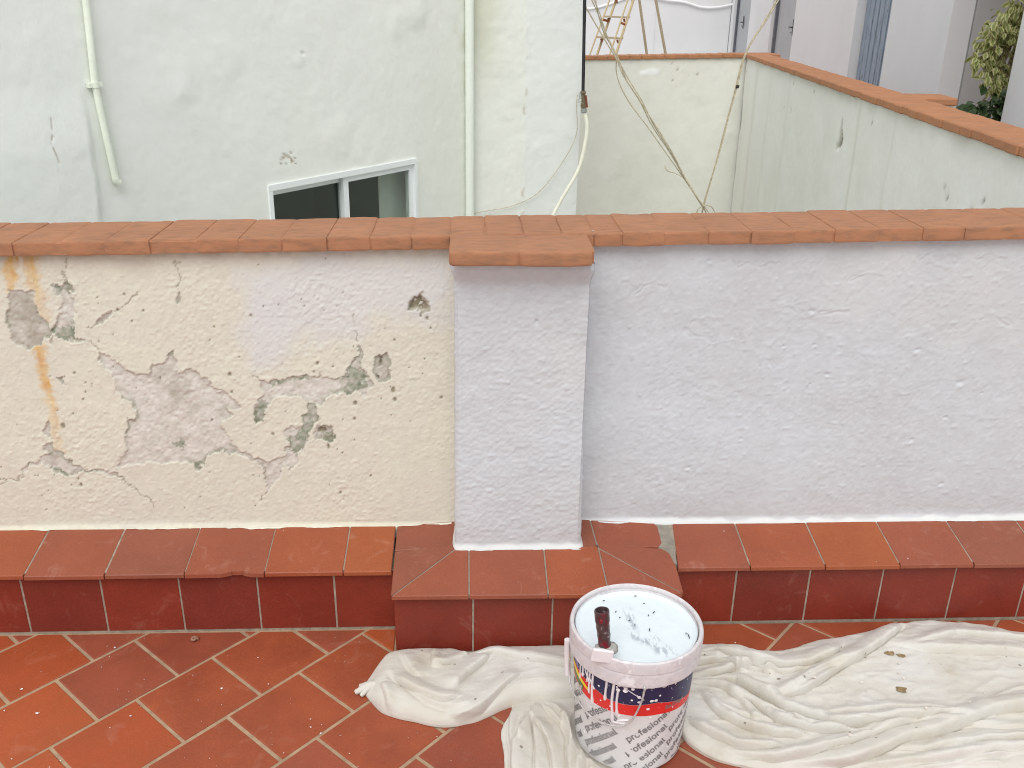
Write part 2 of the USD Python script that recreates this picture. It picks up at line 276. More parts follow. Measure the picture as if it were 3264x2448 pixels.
# bucket
simple('bucket_plastic', lin(206, 204, 204, .9), .38, .08, 12, .25, 40, .002)
mat('bucket_collar', {'g': ('geometry', {}), 'n': ('noise_texture', {'scale': 26, 'detail': 5, 'roughness': .6}), 'r': ('rgb_ramp', {'ramp': [(.40, lin(200, 196, 199, .92)), (.47, lin(208, 203, 203, .92)), (.56, lin(195, 188, 191, .92)), (.64, lin(218, 216, 218, .9))]}),
    'b': ('bump', {'strength': .5, 'distance': .0025}), 'p': ('principled_bsdf', {'roughness': .5})}, [('g.position', 'n.vector'), ('n.fac', 'r.fac'), ('r.color', 'p.base_color'), ('n.fac', 'b.height'), ('b.normal', 'p.normal')], 'p.BSDF')
mat('wet_paint', {'g': ('geometry', {}), 'a': ('attribute', {'attribute': 'scratch'}), 'mp': ('mapping', {'scale': (1, .35, 1), 'rotation': (0, 0, .6)}), 'n': ('noise_texture', {'scale': 90, 'detail': 6, 'roughness': .7}), 'r1': ('rgb_ramp', {'ramp': [(.48, (0, 0, 0)), (.58, (1, 1, 1))]}), 'mu': ('math', {'math_type': 'multiply'}), 'mx': ('mix_color', {'a': (.72, .80, .83), 'b': (.40, .46, .50)}),
    'n2': ('noise_texture', {'scale': 14, 'detail': 5}), 'b': ('bump', {'strength': .3, 'distance': .003}), 'p': ('principled_bsdf', {'roughness': .42})}, [('g.position', 'mp.vector'), ('mp.vector', 'n.vector'), ('g.position', 'n2.vector'), ('n.fac', 'r1.fac'), ('r1.color', 'mu.value1'), ('a.fac', 'mu.value2'), ('mu.value', 'mx.fac'), ('mx.result', 'p.base_color'), ('n2.fac', 'b.height'), ('b.normal', 'p.normal')], 'p.BSDF')
simple('dark_speck', (.06, .06, .07), .7, .3, 60)
simple('label_navy', (.020, .022, .075), .4, .25, 30)
simple('label_red', lin(205, 40, 36, .85), .4, .12, 30)
simple('label_yellow', lin(226, 200, 50, .85), .4, .1, 30)
simple('label_green', lin(70, 110, 60, .85), .4, .1, 30)
simple('label_blue', lin(96, 92, 140, .85), .4, .2, 30)
simple('print_grey', lin(124, 120, 120, .9), .5, .3, 60)
simple('print_white', lin(205, 200, 200, .9), .5, .1, 60)
simple('dried_paint', lin(218, 213, 215, .9), .5, .05, 60)
simple('wire', lin(190, 188, 186, .9), .45, .25, 90, metallic=.3)
mat('red_handle', {'g': ('geometry', {}), 'n': ('noise_texture', {'scale': 60, 'detail': 5, 'roughness': .6}), 'r': ('rgb_ramp', {'ramp': [(.34, (.17, .012, .02)), (.43, (.06, .035, .04)), (.60, (.085, .055, .055)), (.68, (.42, .38, .38))]}), 'b': ('bump', {'strength': .5, 'distance': .002}), 'p': ('principled_bsdf', {'roughness': .28})},
    [('g.position', 'n.vector'), ('n.fac', 'r.fac'), ('r.color', 'p.base_color'), ('n.fac', 'b.height'), ('b.normal', 'p.normal')], 'p.BSDF')
simple('red_plastic', (.22, .012, .02), .25, .2, 40)
simple('crusted_grey', lin(160, 158, 152, .9), .8, .4, 70, .8, 120, .004)
simple('plaster_chip', lin(150, 128, 92, .9), .9, .4, 90, .6, 200, .003)
simple('paint_chip', lin(214, 206, 196, .9), .8, .15, 90)
simple('snail', lin(150, 110, 90, .9), .7, .4, 200)

# ================================================================== FRONT PARAPET
SL = .0212                                           # the coping climbs a little to the right
ctop = lambda x: 1.0429+SL*x
cbot = lambda x: 1.0066+SL*x
A = zoomed(0, 650, 2.212); B = zoomed(600, 800, 1.8433); F = zoomed(0, 1050, 2.4578); C4 = zoomed(2264, 600, 2.212); D3 = zoomed(1350, 620, 2.212)
def wallpts(pts): return [tuple(ony(*p)[[0, 2]]) for p in pts]
peels = [F([(772,178),(815,175),(880,225),(960,290),(1040,345),(1150,355),(1170,340),(1175,290),(1205,272),(1220,285),(1285,260),(1335,205),(1350,150),(1365,150),(1375,220),(1390,335),(1455,330),(1500,318),(1545,345),(1575,390),(1618,380),(1625,420),(1690,465),(1770,505),(1840,560),(1890,625),(1850,625),(1780,620),(1810,670),(1790,700),(1735,735),(1770,820),(1815,880),(1825,910),(1920,965),(2000,1005),(2095,1050),(2150,1030),(2212,1000),(2180,1060),(2120,1110),(2065,1085),(2000,1040),(1920,1005),(1850,960),(1790,1000),(1760,960),(1720,955),(1640,990),(1600,1040),(1550,1095),(1530,1100),(1510,1050),(1400,1030),(1250,1050),(1100,1045),(950,1060),(920,1095),(940,1040),(985,970),(980,870),(1000,760),(1010,700),(1060,712),(1070,640),(1050,590),(980,560),(945,520),(900,490),(905,440),(880,350),(830,300),(775,230)]),
    B([(553,1211),(590,1200),(560,1160),(600,1150),(575,1090),(575,1055),(600,1035),(615,1020),(635,1045),(670,1040),(680,1000),(665,960),(700,950),(700,895),(750,905),(745,950),(765,990),(740,1030),(720,1060),(715,1120),(690,1145),(695,1185),(665,1165),(640,1200),(650,1240),(620,1275),(600,1300),(590,1265),(555,1250),(540,1290),(545,1340),(520,1345),(500,1370),(475,1415),(460,1390),(455,1310),(435,1262),(440,1240),(470,1245),(520,1215)]),
    B([(405,745),(430,770),(470,770),(560,750),(620,735),(690,730),(720,750),(770,740),(782,700),(795,740),(850,755),(900,750),(925,740),(930,700),(960,670),(990,630),(1005,580),(1003,550),(1015,565),(1022,620),(1030,690),(1055,740),(1095,795),(1050,790),(1055,850),(1030,860),(1000,825),(935,845),(920,815),(880,835),(830,850),(800,895),(770,905),(720,890),(670,865),(600,855),(520,850),(480,880),(455,950),(430,990),(400,1015),(390,960),(395,900),(415,870),(440,860),(440,800)]),
    A([(60,605),(235,620),(245,700),(280,790),(330,850),(375,920),(310,950),(280,1000),(200,1025),(130,1010),(70,930),(50,850),(40,800),(60,720)]),
    A([(360,575),(440,570),(465,550),(530,590),(540,625),(480,620),(520,660),(515,720),(530,770),(520,850),(530,960),(620,968),(540,985),(450,960),(380,925),(360,905),(385,860),(405,800),(430,760),(410,740),(440,710),(430,640),(370,610)]),
    A([(655,880),(690,840),(725,775),(790,758),(770,810),(720,835)]), A([(1255,610),(1235,680),(1250,712),(1270,680),(1262,630)]),
    F([(335,910),(385,890),(410,880),(430,930),(490,975),(520,1000),(580,1060),(650,1095),(780,1100),(860,1125),(920,1120),(985,1190),(920,1145),(850,1140),(760,1112),(640,1110),(600,1135),(520,1135),(430,1130),(400,1090),(340,1045),(240,1070),(200,1115),(188,1100),(240,1058),(330,1015),(370,980),(410,965),(340,940)]),
    F([(325,790),(380,715),(390,850),(340,820)]), F([(445,365),(490,385),(515,460),(490,440),(450,400)]),
    B([(1285,345),(1290,310),(1320,270),(1370,255),(1385,240),(1390,280),(1420,320),(1425,350),(1380,355)]),
    B([(1090,640),(1110,600),(1150,605),(1190,650),(1195,700),(1170,765),(1110,765),(1090,720)]), B([(745,1075),(760,1030),(800,1015),(850,1030),(860,1080),(850,1130),(810,1120),(800,1100),(750,1100)])]
mossy = [A([(360,575),(440,570),(465,550),(530,590),(540,625),(480,640),(430,640),(370,610)]), A([(385,860),(420,850),(520,870),(530,960),(450,960),(380,925),(360,905)]), B([(470,768),(560,748),(690,728),(725,752),(600,775),(470,780)]), B([(925,745),(960,690),(1020,700),(1040,780),(1000,825),(935,845),(920,800)]),
    B([(395,960),(400,900),(470,880),(455,950),(400,1010)]), B([(700,895),(750,905),(745,950),(765,990),(740,1030),(720,1110),(690,1145),(640,1200),(600,1180),(560,1160),(600,1120),(640,1060),(670,1040),(680,1000),(665,960)]), F([(400,1085),(520,1110),(520,1135),(430,1130)]), F([(1375,890),(1440,865),(1480,900),(1450,935),(1390,910)]), F([(1510,1050),(1580,1040),(1550,1095),(1530,1100)]), B([(520,855),(600,858),(690,880),(720,895),(600,870),(500,880)]), A([(400,1210),(430,1205),(460,1260),(440,1280)]), B([(800,1090),(858,1080),(850,1130),(810,1120)])]
holes = [B([(760,1060),(775,1030),(820,1035),(820,1070),(790,1090)]), B([(1110,610),(1140,620),(1140,680),(1110,690)]), B([(1095,720),(1120,730),(1125,755),(1100,755)]), B([(1330,320),(1365,300),(1370,315),(1335,330)]), B([(1285,345),(1290,310),(1320,270),(1370,258),(1410,318),(1420,350),(1380,352)])]
pits = [*A([(880,635),(1010,750),(935,825),(1510,865),(445,1565),(1638,1325),(525,1195),(602,1328),(600,1262),(685,658),(1480,960),(1770,785),(830,748)]), *B([(1205,815),(1215,872),(1135,868),(1155,455),(1403,395),(1427,455),(1210,523),(1070,1320),(830,1372),(980,893),(825,1148),(380,1318),(1365,380),(895,1418),(1490,860),(1390,636),(905,1185),(250,830),(740,710),(760,660),(850,680),(880,1165),(500,1078),(975,985)]), *F([(560,1220),(635,1218),(615,1170),(1820,490),(570,662),(650,550),(1255,385),(1660,712),(1800,350),(2140,820)])]
pitr = {5: .006, 12: .004}
pitr = np.clip(rng.gamma(4, .0008, len(pits)), .0018, .006); pitr[4] = .0075; pitr[13] = .0085; pitr[14] = .006; pitr[22] = .006; pitr[23] = .008
cracks = [A([(455,375),(462,450),(445,500),(460,550)]), A([(1258,400),(1245,460),(1278,545),(1255,610)]), A([(655,880),(620,892)]), A([(790,758),(835,748),(900,710),(930,650),(985,615)]), A([(620,968),(680,1010),(700,1040)]), F([(188,1100),(175,1130),(150,1170),(0,1190)]), F([(985,1190),(1010,1215),(1055,1250),(1120,1300),(1180,1335),(1215,1400)]), A([(690,930),(705,968)]), A([(370,940),(370,985)]), B([(475,1415),(440,1440),(415,1470)]), B([(960,360),(985,470),(1000,550)]), B([(405,745),(385,715)])]
seams = [B([(610,50),(620,190),(590,270)]), B([(590,275),(720,200),(790,185)])]
def dist_to(geo, X, Z, shape): return shapely.distance(geo, shapely.points(X, Z)).reshape(shape)
def inside(geo, X, Z, shape): shapely.prepare(geo); return shapely.contains_xy(geo, X, Z).reshape(shape)

def wall_coords(lo, hi, step, lo_ext, hi_ext):
    x = np.arange(lo, hi, step); x = np.r_[x, hi]
    if lo_ext < lo-1e-6: x = np.r_[np.linspace(lo_ext, lo, 70)[:-1], x]
    if hi_ext > hi+1e-6: x = np.r_[x, np.linspace(hi, hi_ext, 80)[1:]]
    return x

parapet = thing('parapet_wall', 'rendered terrace parapet with terracotta coping, central pillar, flaking cream left panel and white right panel', 'wall', kind='thing')

def left_panel():
    xs = wall_coords(-1.30, -.02, .0027, -1.95, -.02); zs = np.arange(.19, 1.012, .0027)
    X, Z = np.meshgrid(xs, zs, indexing='ij'); shp = X.shape; x, z = X.ravel(), Z.ravel(); P = np.c_[x, z, np.zeros_like(x)]
    w1 = (noise(P*55, 3)-.5)*.011+(noise(P*170, 4)-.5)*.0065+(noise(P*380, 14)-.5)*.003; w2 = (noise(P*55, 5)-.5)*.011+(noise(P*170, 6)-.5)*.0065+(noise(P*380, 15)-.5)*.003
    xw, zw = x+w1, z+w2
    U = shapely.union_all([Polygon(wallpts(p)).buffer(.0006) for p in peels])
    ins = inside(U, xw, zw, shp); d = dist_to(U.boundary, xw, zw, shp); sd = np.where(ins, d, -d)
    peel = sm(-.0012, .0016, sd)
    MO = shapely.union_all([Polygon(wallpts(p)).buffer(0) for p in mossy]); di = inside(MO, x+w1*2, z+w2*2, shp)
    spk = fbm(P*90, 3, 21).reshape(shp)
    edge = np.clip(1-sd/.012, 0, 1)*ins
    moss = peel*np.clip(di*(.35+1.2*(spk-.25)) + .55*edge*(fbm(P*9, 2, 31).reshape(shp) > .5), 0, 1)
    HO = shapely.union_all([Polygon(wallpts(p)).buffer(0) for p in holes]); hi_ = inside(HO, x+w1*.7, z+w2*.7, shp); hd = dist_to(HO.boundary, x+w1*.7, z+w2*.7, shp); hole = np.where(hi_, sm(0, .006, hd), 0)
    pit = np.zeros(shp); 
    allp = [(ony(*p)[0], ony(*p)[2], r) for p, r in zip(pits, pitr)]
    for _ in range(120):
        px, pz = rng.uniform(-1.28, -.05), rng.uniform(.26, .98)
        if fbm(np.array([[px*5, pz*5, 3.]]), 2, 9)[0] > .5: allp.append((px, pz, rng.uniform(.0009, .0017)))
    for (px, pz, r) in allp:
        i0, i1 = np.searchsorted(xs, [px-3*r-.004, px+3*r+.004]); j0, j1 = np.searchsorted(zs, [pz-3*r-.004, pz+3*r+.004])
        e = rng.uniform(.6, 1.1); xx = X[i0:i1, j0:j1]; zz = Z[i0:i1, j0:j1]; ww = w1.reshape(shp)[i0:i1, j0:j1]*.25
        q = np.hypot((xx-px+ww)/e, (zz-pz)*.85); pit[i0:i1, j0:j1] = np.maximum(pit[i0:i1, j0:j1], 1-sm(r*.5, r+.0014, q))
    CK = shapely.union_all([LineString(wallpts(p)) for p in cracks]); cd = dist_to(CK, x+w1*1.2, z+w2*1.2, shp); crack = (1-sm(.0004, .0024, cd))*.8
    SE = shapely.union_all([LineString(wallpts(p)) for p in seams]); se = 1-sm(0, .006, dist_to(SE, x+w1, z+w2, shp))
    def streak(pts, w, fall=1.0):
        L = LineString(wallpts(pts)); dd = shapely.distance(L, shapely.points(x+w1*1.5, z)).reshape(shp); t = shapely.line_locate_point(L, shapely.points(x, z)).reshape(shp)/L.length
        return (1-sm(w*.25, w, dd))*(1-fall*t)
    fib = .55+.6*noise(np.c_[x*160, z*5, z*0], 41).reshape(shp)
    rust = np.clip(streak(A([(80,360),(82,480),(78,610)]), .022, .35)*1.0 + streak(A([(205,360),(222,480),(262,640),(300,800)]), .026, .6)*.8 + streak(F([(300,130),(330,250),(352,420)]), .024, .1)*.9 + streak(F([(352,400),(395,520),(412,650),(432,800),(475,960)]), .020, .65)*.75, 0, 1)*fib*(1-peel*.85)
    WP = Polygon(wallpts([V(525,590), V(600,545), V(980,535), V(990,700), V(880,690), V(760,720), V(690,735), V(600,800), V(530,800), V(520,700)]))
    wd = np.where(inside(WP, x, z, shp), dist_to(WP.boundary, x, z, shp), -dist_to(WP.boundary, x, z, shp)); wht = sm(-.03, .05, wd+(fbm(P*14, 3, 51).reshape(shp)-.5)*.10)*(1-peel)*.9
    base = 1-sm(.229, .236, z.reshape(shp)+(noise(P*60, 61).reshape(shp)-.5)*.010+(noise(P*9, 62).reshape(shp)-.5)*.016)
    top_dark = (1-sm(0, .02, (cbot(X)-Z)+(noise(P*60, 63).reshape(shp)-.5)*.012))*.35  # ragged darker band along the top edge of the panel
    DK = shapely.union_all([Polygon(wallpts(peels[k])).buffer(.001) for k in (3, 5, 6, 10, 11, 12)]); dk = inside(DK, xw, zw, shp)*peel
    grime = np.maximum(dk*(.12+.5*fbm(P*40, 3, 64).reshape(shp)), peel*np.clip(1-sd/.010, 0, 1)*.6*noise(P*26, 65).reshape(shp)); grime = np.maximum(grime, peel*np.clip(fbm(P*12, 4, 66).reshape(shp)-.57, 0, 1)*1.8)
    # relief, towards the viewer is -y
    g = lambda f, o, s: (fbm(P*f, o, s).reshape(shp)-.5)
    rel = .008*g(4, 3, 71)+.0009*g(24, 3, 72)+.0020*g(130, 2, 73)*(.3+1.2*noise(P*6, 74).reshape(shp))
    grains = np.maximum(noise(P*130, 75).reshape(shp)-.76, 0)*.005
    sub = -.0027+.0020*g(30, 3, 76)+.0026*g(130, 2, 77)
    rel = rel+(1-peel)*grains+peel*sub-hole*.009-pit*.003-crack*.0022+se*.0012
    lip = np.exp(-((sd+.003)/.003)**2)*.0005; rel = rel+lip
    flat = sm(.225, .25, Z)                       # fillet at the foot
    rel = rel*(.3+.7*flat)+.006*(1-sm(.222, .240, Z))
    Y = -rel-.001
    v = np.c_[x, Y.ravel(), z]
    mask = np.c_[peel.ravel(), moss.ravel(), rust.ravel()]; mask2 = np.c_[wht.ravel(), np.clip(np.maximum.reduce([hole*.9, pit*.85, crack*.75, top_dark, grime]), 0, 1).ravel(), (base*(1-peel)).ravel()]
    keep = None
    return (v, gridfaces(*shp)), dict(mask=mask, mask2=mask2)
m_, pv = left_panel(); obj('wall_panel', m_, 'cream_plaster', parapet, smooth=True, prim=pv, label='cream painted panel with flaked grey patches and orange rust streaks')

ridges = [C4([(80,490),(165,470),(195,535),(255,515),(365,555),(395,530),(480,520)]), C4([(1470,500),(1530,440),(1600,425),(1650,420),(1690,460),(1710,520)]), C4([(1870,490),(1920,465),(1990,440),(2055,480),(2085,560)]), D3([(1850,950),(1870,920),(1900,890),(1980,840),(2060,870),(2110,880)]), D3([(1840,960),(1900,1010),(2040,1045),(2160,1030)])+C4([(150,1070),(180,1010)]), C4([(500,830),(560,820),(640,880)]), C4([(1000,650),(1100,590),(1200,600)]), C4([(780,880),(890,845),(960,860)]), D3([(1480,690),(1560,620),(1640,600),(1690,640)]), C4([(1980,860),(2060,930),(2120,960)]), C4([(380,1150),(420,1210),(450,1250)])]
def right_panel():
    xs = wall_coords(.29, 1.62, .003, .29, 2.4); zs = np.r_[np.arange(.19, 1.05, .003)]
    X, Z = np.meshgrid(xs, zs, indexing='ij'); shp = X.shape; x, z = X.ravel(), Z.ravel(); P = np.c_[x, z, np.zeros_like(x)]
    w1 = (noise(P*40, 3)-.5)*.012; w2 = (noise(P*40, 5)-.5)*.012; g = lambda f, o, s: (fbm(P*f, o, s).reshape(shp)-.5)
    rel = .013*g(3.2, 3, 101)+.0013*g(20, 3, 102)+.0012*g(120, 2, 103)*(.3+1.4*noise(P*5, 104).reshape(shp))
    shelf = g(np.array([7, 10, 1]), 4, 105); k = shelf*9; shelf_step = np.floor(k)+sm(.90, 1.0, k-np.floor(k)); rel += .0005*shelf_step
    pp = np.maximum(noise(P*80, 106).reshape(shp)-.78, 0)*.006; rel += pp
    for i, L in enumerate(ridges):
        ls = LineString(wallpts(L)); dd = shapely.distance(ls, shapely.points(x+w1, z+w2)).reshape(shp); c = np.asarray(ls.coords).mean(0)
        lo = dd < .05; away = ((z-c[1])*(1 if i not in (4,) else -1)).reshape(shp)
        side = np.sign(np.where(lo, away, 0)); rel += np.exp(-(dd/.0022)**2)*.0010 - .0013*np.exp(-((dd-.004)/.004)**2)*(side < 0)
    for _ in range(14):
        px, pz, r = rng.uniform(.35, 1.6), rng.uniform(.3, 1.0), rng.uniform(.003, .008); dd = np.hypot((X-px)+w1.reshape(shp), (Z-pz)*1.4+w2.reshape(shp)); rel += (-.004*np.exp(-(dd/r)**2)+.0025*np.exp(-((Z-pz+r*1.2)**2+(X-px)**2)/(r*.8)**2))
    base = 1-sm(.232, .242, z.reshape(shp)+(noise(P*30, 61).reshape(shp)-.5)*.012)
    rel = rel*(.3+.7*sm(.225, .26, Z))+.009*(1-sm(.222, .246, Z))
    warm = np.clip((fbm(P*3, 3, 111).reshape(shp)-.5)*4, 0, 1)*.7
    v = np.c_[x, (-rel-.001).ravel(), z]
    return (v, gridfaces(*shp)), dict(mask2=np.c_[warm.ravel(), 0*x, base.ravel()])
m_, pv = right_panel(); obj('wall_panel', m_, 'white_plaster', parapet, smooth=True, prim=pv, label='freshly white painted panel with faint relief of old flaking')

def pillar():
    r = .014; x0, x1, yf = -.034, .300, -.125; path = []; nrm = []
    def seg(a, b, n):
        k = max(2, int(np.hypot(*(np.subtract(b, a)))/.0027))
        for t in np.linspace(0, 1, k, endpoint=False): path.append(np.add(a, np.subtract(b, a)*t)); nrm.append(n)
    def arc(c, a0, a1):
        for t in np.linspace(a0, a1, 8, endpoint=False): path.append((c[0]+r*math.cos(t), c[1]+r*math.sin(t))); nrm.append((math.cos(t), math.sin(t)))
    seg((x0, .02), (x0, yf+r), (-1, 0)); arc((x0+r, yf+r), np.pi, 1.5*np.pi); seg((x0+r, yf), (x1-r, yf), (0, -1)); arc((x1-r, yf+r), 1.5*np.pi, 2*np.pi); seg((x1, yf+r), (x1, .02), (1, 0))
    path, nrm = np.array(path), np.array(nrm); zs = np.r_[np.arange(.19, 1.0075, .0027)]
    n, m = len(path), len(zs); PX = np.repeat(path[:, None], m, 1); NX = np.repeat(nrm[:, None], m, 1); Z = np.repeat(zs[None], n, 0)
    P = np.c_[PX.reshape(-1, 2), Z.ravel()]; g = lambda f, o, s: (fbm(P*f, o, s).reshape(n, m)-.5)
    bump = np.maximum(noise(P*70, 121).reshape(n, m)-.72, 0)*.006*(.4+1.2*noise(P*7, 122).reshape(n, m)); rel = .009*g(5, 3, 123)+.0014*g(28, 3, 124)+.0021*g(120, 2, 125)+bump
    sh = g(8, 3, 126)*8; rel += .0005*(np.floor(sh)+sm(.88, 1, sh-np.floor(sh)))
    hx = np.exp(-(((PX[..., 0]-.165)/.004)**2+((Z-.855)/.005)**2)); rel -= hx*.006
    rel = rel*(.25+.75*sm(.225, .26, Z))+.030*sm(.945, .995, Z+(noise(P*12, 127).reshape(n, m)-.5)*.012)*np.clip((-NX[..., 1]-.4)/.6, 0, 1)+.007*(1-sm(.220, .242, Z))
    base = 1-sm(.232, .246, Z+(noise(P*30, 61).reshape(n, m)-.5)*.012)
    taper = .030*(Z-.23)*(NX[..., 0] > .3)+.004*(Z-.23)*(NX[..., 0] < -.3)
    v = np.dstack([PX+NX*(rel-taper)[..., None], Z[..., None]]).reshape(-1, 3)
    return (v, gridfaces(n, m)), dict(mask2=np.c_[np.clip((fbm(P*4, 3, 128)-.5)*3, 0, 1)*.6, 0*P[:, 0], base.ravel()])
m_, pv = pillar(); obj('pillar', m_, 'white_plaster', parapet, smooth=True, prim=pv, label='square white painted pillar with lumpy render')
obj('wall_back', cat_([bx(-1.95, 2.4, .012, .150, -3.0, .99), ]), 'dark_render', parapet)

# coping bricks, painted over
def brick(ext, seed, r=.0055, amp=.0022, n=(8, 12, 4)):
    ex = np.array(ext)/2; nx, ny, nz = n
    m = trimesh.creation.box(extents=(2, 2, 2)); 
    for _ in range(3): m = m.subdivide()
    v = m.vertices.copy(); s = np.sign(v)*np.abs(v)**.72; p = s*ex
    q = np.clip(p, -(ex-r), ex-r); d = p-q; L = np.linalg.norm(d, axis=1, keepdims=True); nn = np.where(L > 1e-9, d/np.maximum(L, 1e-9), 0)
    p = q+nn*np.minimum(L, r)
    f = (fbm((p+seed*1.37)*35, 3, seed)-.5)[:, None]*amp*2+(fbm((p+seed)*9, 2, seed+5)-.5)[:, None]*amp*2.2
    nrm = p/ex; nrm = nrm/np.linalg.norm(nrm, axis=1, keepdims=True); p = p+nrm*f
    return trimesh.Trimesh(p, m.faces, process=False)
CW = .217; CY0 = -.032
coping = None
def bedbar(xa, xb, y0, y1, ins=.0030, step=.02):
    xs = np.arange(xa, xb+step, step); sec = [(y0+ins, cbot(0)+ins*.8), (y0+ins, ctop(0)-ins*2.2), (y0+ins*2.2, ctop(0)-ins), (y1-ins*2, ctop(0)-ins), (y1-ins, ctop(0)-ins*2), (y1-ins, cbot(0)+ins)]
    k = len(sec); v = np.array([(x, y, z+SL*x) for x in xs for y, z in sec]); f = []
    for i in range(len(xs)-1):
        for j in range(k):
            a, b = i*k+j, i*k+(j+1) % k; f += [(a, a+k, b+k), (a, b+k, b)]
    return trimesh.Trimesh(v, f, process=False)
coping = obj('coping', cat_([bedbar(-1.95, 2.4, CY0, CY0+CW), bedbar(-.034, .268, -.192, CY0+.01)]), 'coping_paint', parapet, smooth=30)
j_left = [ony(u, 790, CY0)[0] for u in (43, 188, 332, 479, 626, 764, 900)]
j_mid = [ony(u, 745, CY0)[0] for u in (1042, 1180, 1312)]
j_cap = [-.040, .045, .136, .228]
j_right = [ony(u, 760, CY0)[0] for u in (1983, 2121, 2256, 2393, 2531, 2660, 2802, 2938, 3071, 3200)]
js = sorted([j_left[0]-.098*k for k in range(1, 9)]+j_left+j_mid+j_cap+[.305]+j_right+[j_right[-1]+.098*k for k in range(1, 10)])
for k in range(len(js)-1):
    a, b = js[k], js[k+1]; w = b-a
    if w < .03: continue
    m = brick((w-.0014, CW, .0363), 11+k); T = trimesh.transformations.rotation_matrix(-SL+rng.uniform(-.006, .006), (0, 1, 0)); m.apply_transform(T)
    m.apply_translation(((a+b)/2, CY0+CW/2+rng.uniform(-.004, .004), (ctop((a+b)/2)+cbot((a+b)/2))/2+rng.uniform(-.0012, .0012)))
    obj('brick', m, 'coping_paint', coping, smooth=40)
for a, b in ((-.041, .1215), (.1145, .284)):
    m = brick((b-a, .168, .0375), 80+int(a*100), r=.008); m.apply_translation(((a+b)/2, -.198+.084, 1.0262)); m.apply_transform(trimesh.transformations.rotation_matrix(.0015 if a < 0 else -.002, (0, 1, 0), ((a+b)/2, -.11, 1.026)))
    obj('brick', m, 'coping_paint', coping, smooth=40)

# sloping ledge of tiles
zside = lambda x, y: .2265+.186*np.asarray(y)
ledge = obj('ledge', cat_([bx(-1.95, -.2, -.150, .0, .1, .176), bx(.55, 2.4, -.150, .0, .1, .176), bx(-.182, .530, -.255, 0, .1, .170), plate([(-1.95, -.166), (-.198, -.166), (-.198, -.001), (-1.95, -.001)], lambda x, y: zside(x, y)-.0014, .010), plate([(.556, -.166), (2.4, -.166), (2.4, -.001), (.556, -.001)], lambda x, y: zside(x, y)-.0014, .010)]), 'grout_thin', parapet)
def ledge_tile(poly, zf, k, g=.0034, th=.0115, tilt=None):
    P = Polygon(poly).buffer(-g/2, join_style=2); c = list(P.exterior.coords)[:-1]
    obj('tile', plate(c, zf, th, .0016), f'ledge_tile_{"abcd"[k % 4]}', ledge)
def chip_tile(x0, x1, zf, k):            # the tile with a bite out of its front edge
    return
lx = [-1.1273+.2014*i for i in range(-5, 5)]+[-.1965]
pick = [0, 2, 0, 0, 1, 0, 2, 0, 1, 3, 1]
for i in range(len(lx)-1):
    a, b = lx[i], lx[i+1]; dz = rng.uniform(-.0004, .0010); yf = -.1795+rng.uniform(-.002, .002)
    zf = lambda x, y, dz=dz, s=rng.uniform(-.0015, .0025), a=a: .2265+.186*np.asarray(y)+dz+s*(np.asarray(x)-a)
    if i == 7:                            # chipped nose, built of three convex pieces under one outline
        ps = [[(a+.001, 0), (b-.001, 0), (b-.001, -.170), (a+.001, -.170)], [(a+.001, -.170), (a+.105, -.170), (a+.118, -.1715), (a+.09, yf), (a+.001, yf)], [(a+.147, -.1725), (a+.16, -.170), (b-.001, -.170), (b-.001, yf), (a+.168, yf+.001)]]
        obj('tile', cat_([plate(p, zf, .0115, .0002) for p in ps]), 'ledge_tile_a', ledge, label='ledge tile with a bite chipped out of its front edge')
    else: ledge_tile([(a, 0), (b, 0), (b, yf), (a, yf)], zf, pick[i])
rx = [.7429+.2014*i for i in range(0, 8)]
xx = [None]+rx
for i in range(len(rx)):
    b = rx[i]; dz = rng.uniform(-.0004, .0010); yf = -.1795+rng.uniform(-.002, .002); zf = lambda x, y, dz=dz: .2265+.186*np.asarray(y)+dz
    poly = [(.567, 0), (b, 0), (b, yf), (.549, yf)] if i == 0 else [(rx[i-1], 0), (b, 0), (b, yf), (rx[i-1], yf)]
    ledge_tile(poly, zf, [0, 1, 3, 0, 2, 0, 1, 2][i])
# ledge round the pillar: hip-cut corner tiles
zfr = lambda x, y: .2265+.21*(np.asarray(y)+.125)
def plane3(p, q, r_):
    n = np.cross(np.subtract(q, p), np.subtract(r_, p)); return lambda x, y: p[2]-(n[0]*(np.asarray(x)-p[0])+n[1]*(np.asarray(y)-p[1]))/n[2]
hipL = plane3((-.036, -.127, .2265), (-.193, -.286, .193), (-.195, -.105, .2075)); hipR = plane3((.345, -.127, .2265), (.542, -.290, .193), (.549, -.11, .2065))
sideL = plane3((-.195, 0, .2265), (-.195, -.105, .2075), (-.03, 0, .238)); sideR = plane3((.552, 0, .2265), (.552, -.105, .2075), (.30, 0, .240))
bed_poly = [(-.188, -.280), (.537, -.283), (.545, -.1), (.545, -.001), (-.19, -.001), (-.19, -.1)]
ledge_tile([(-.195, 0), (-.030, 0), (-.030, -.103), (-.195, -.103)], sideL, 2)
ledge_tile([(-.195, -.103), (-.030, -.103), (-.030, -.120), (-.036, -.127), (-.193, -.286)], hipL, 2)
ledge_tile([(-.036, -.127), (.0025, -.127), (.0025, -.287), (-.193, -.286)], zfr, 0)
ledge_tile([(.0025, -.12), (.200, -.12), (.200, -.288), (.0025, -.287)], zfr, 0)
ledge_tile([(.200, -.12), (.345, -.12), (.353, -.289), (.200, -.288)], zfr, 1)
ledge_tile([(.345, -.127), (.542, -.290), (.353, -.289)], zfr, 0)
ledge_tile([(.345, -.127), (.345, -.105), (.520, -.107), (.538, -.125), (.545, -.18), (.542, -.290)], hipR, 0)
ledge_tile([(.300, 0), (.338, 0), (.345, -.105), (.345, -.122), (.300, -.122)], sideR, 2)
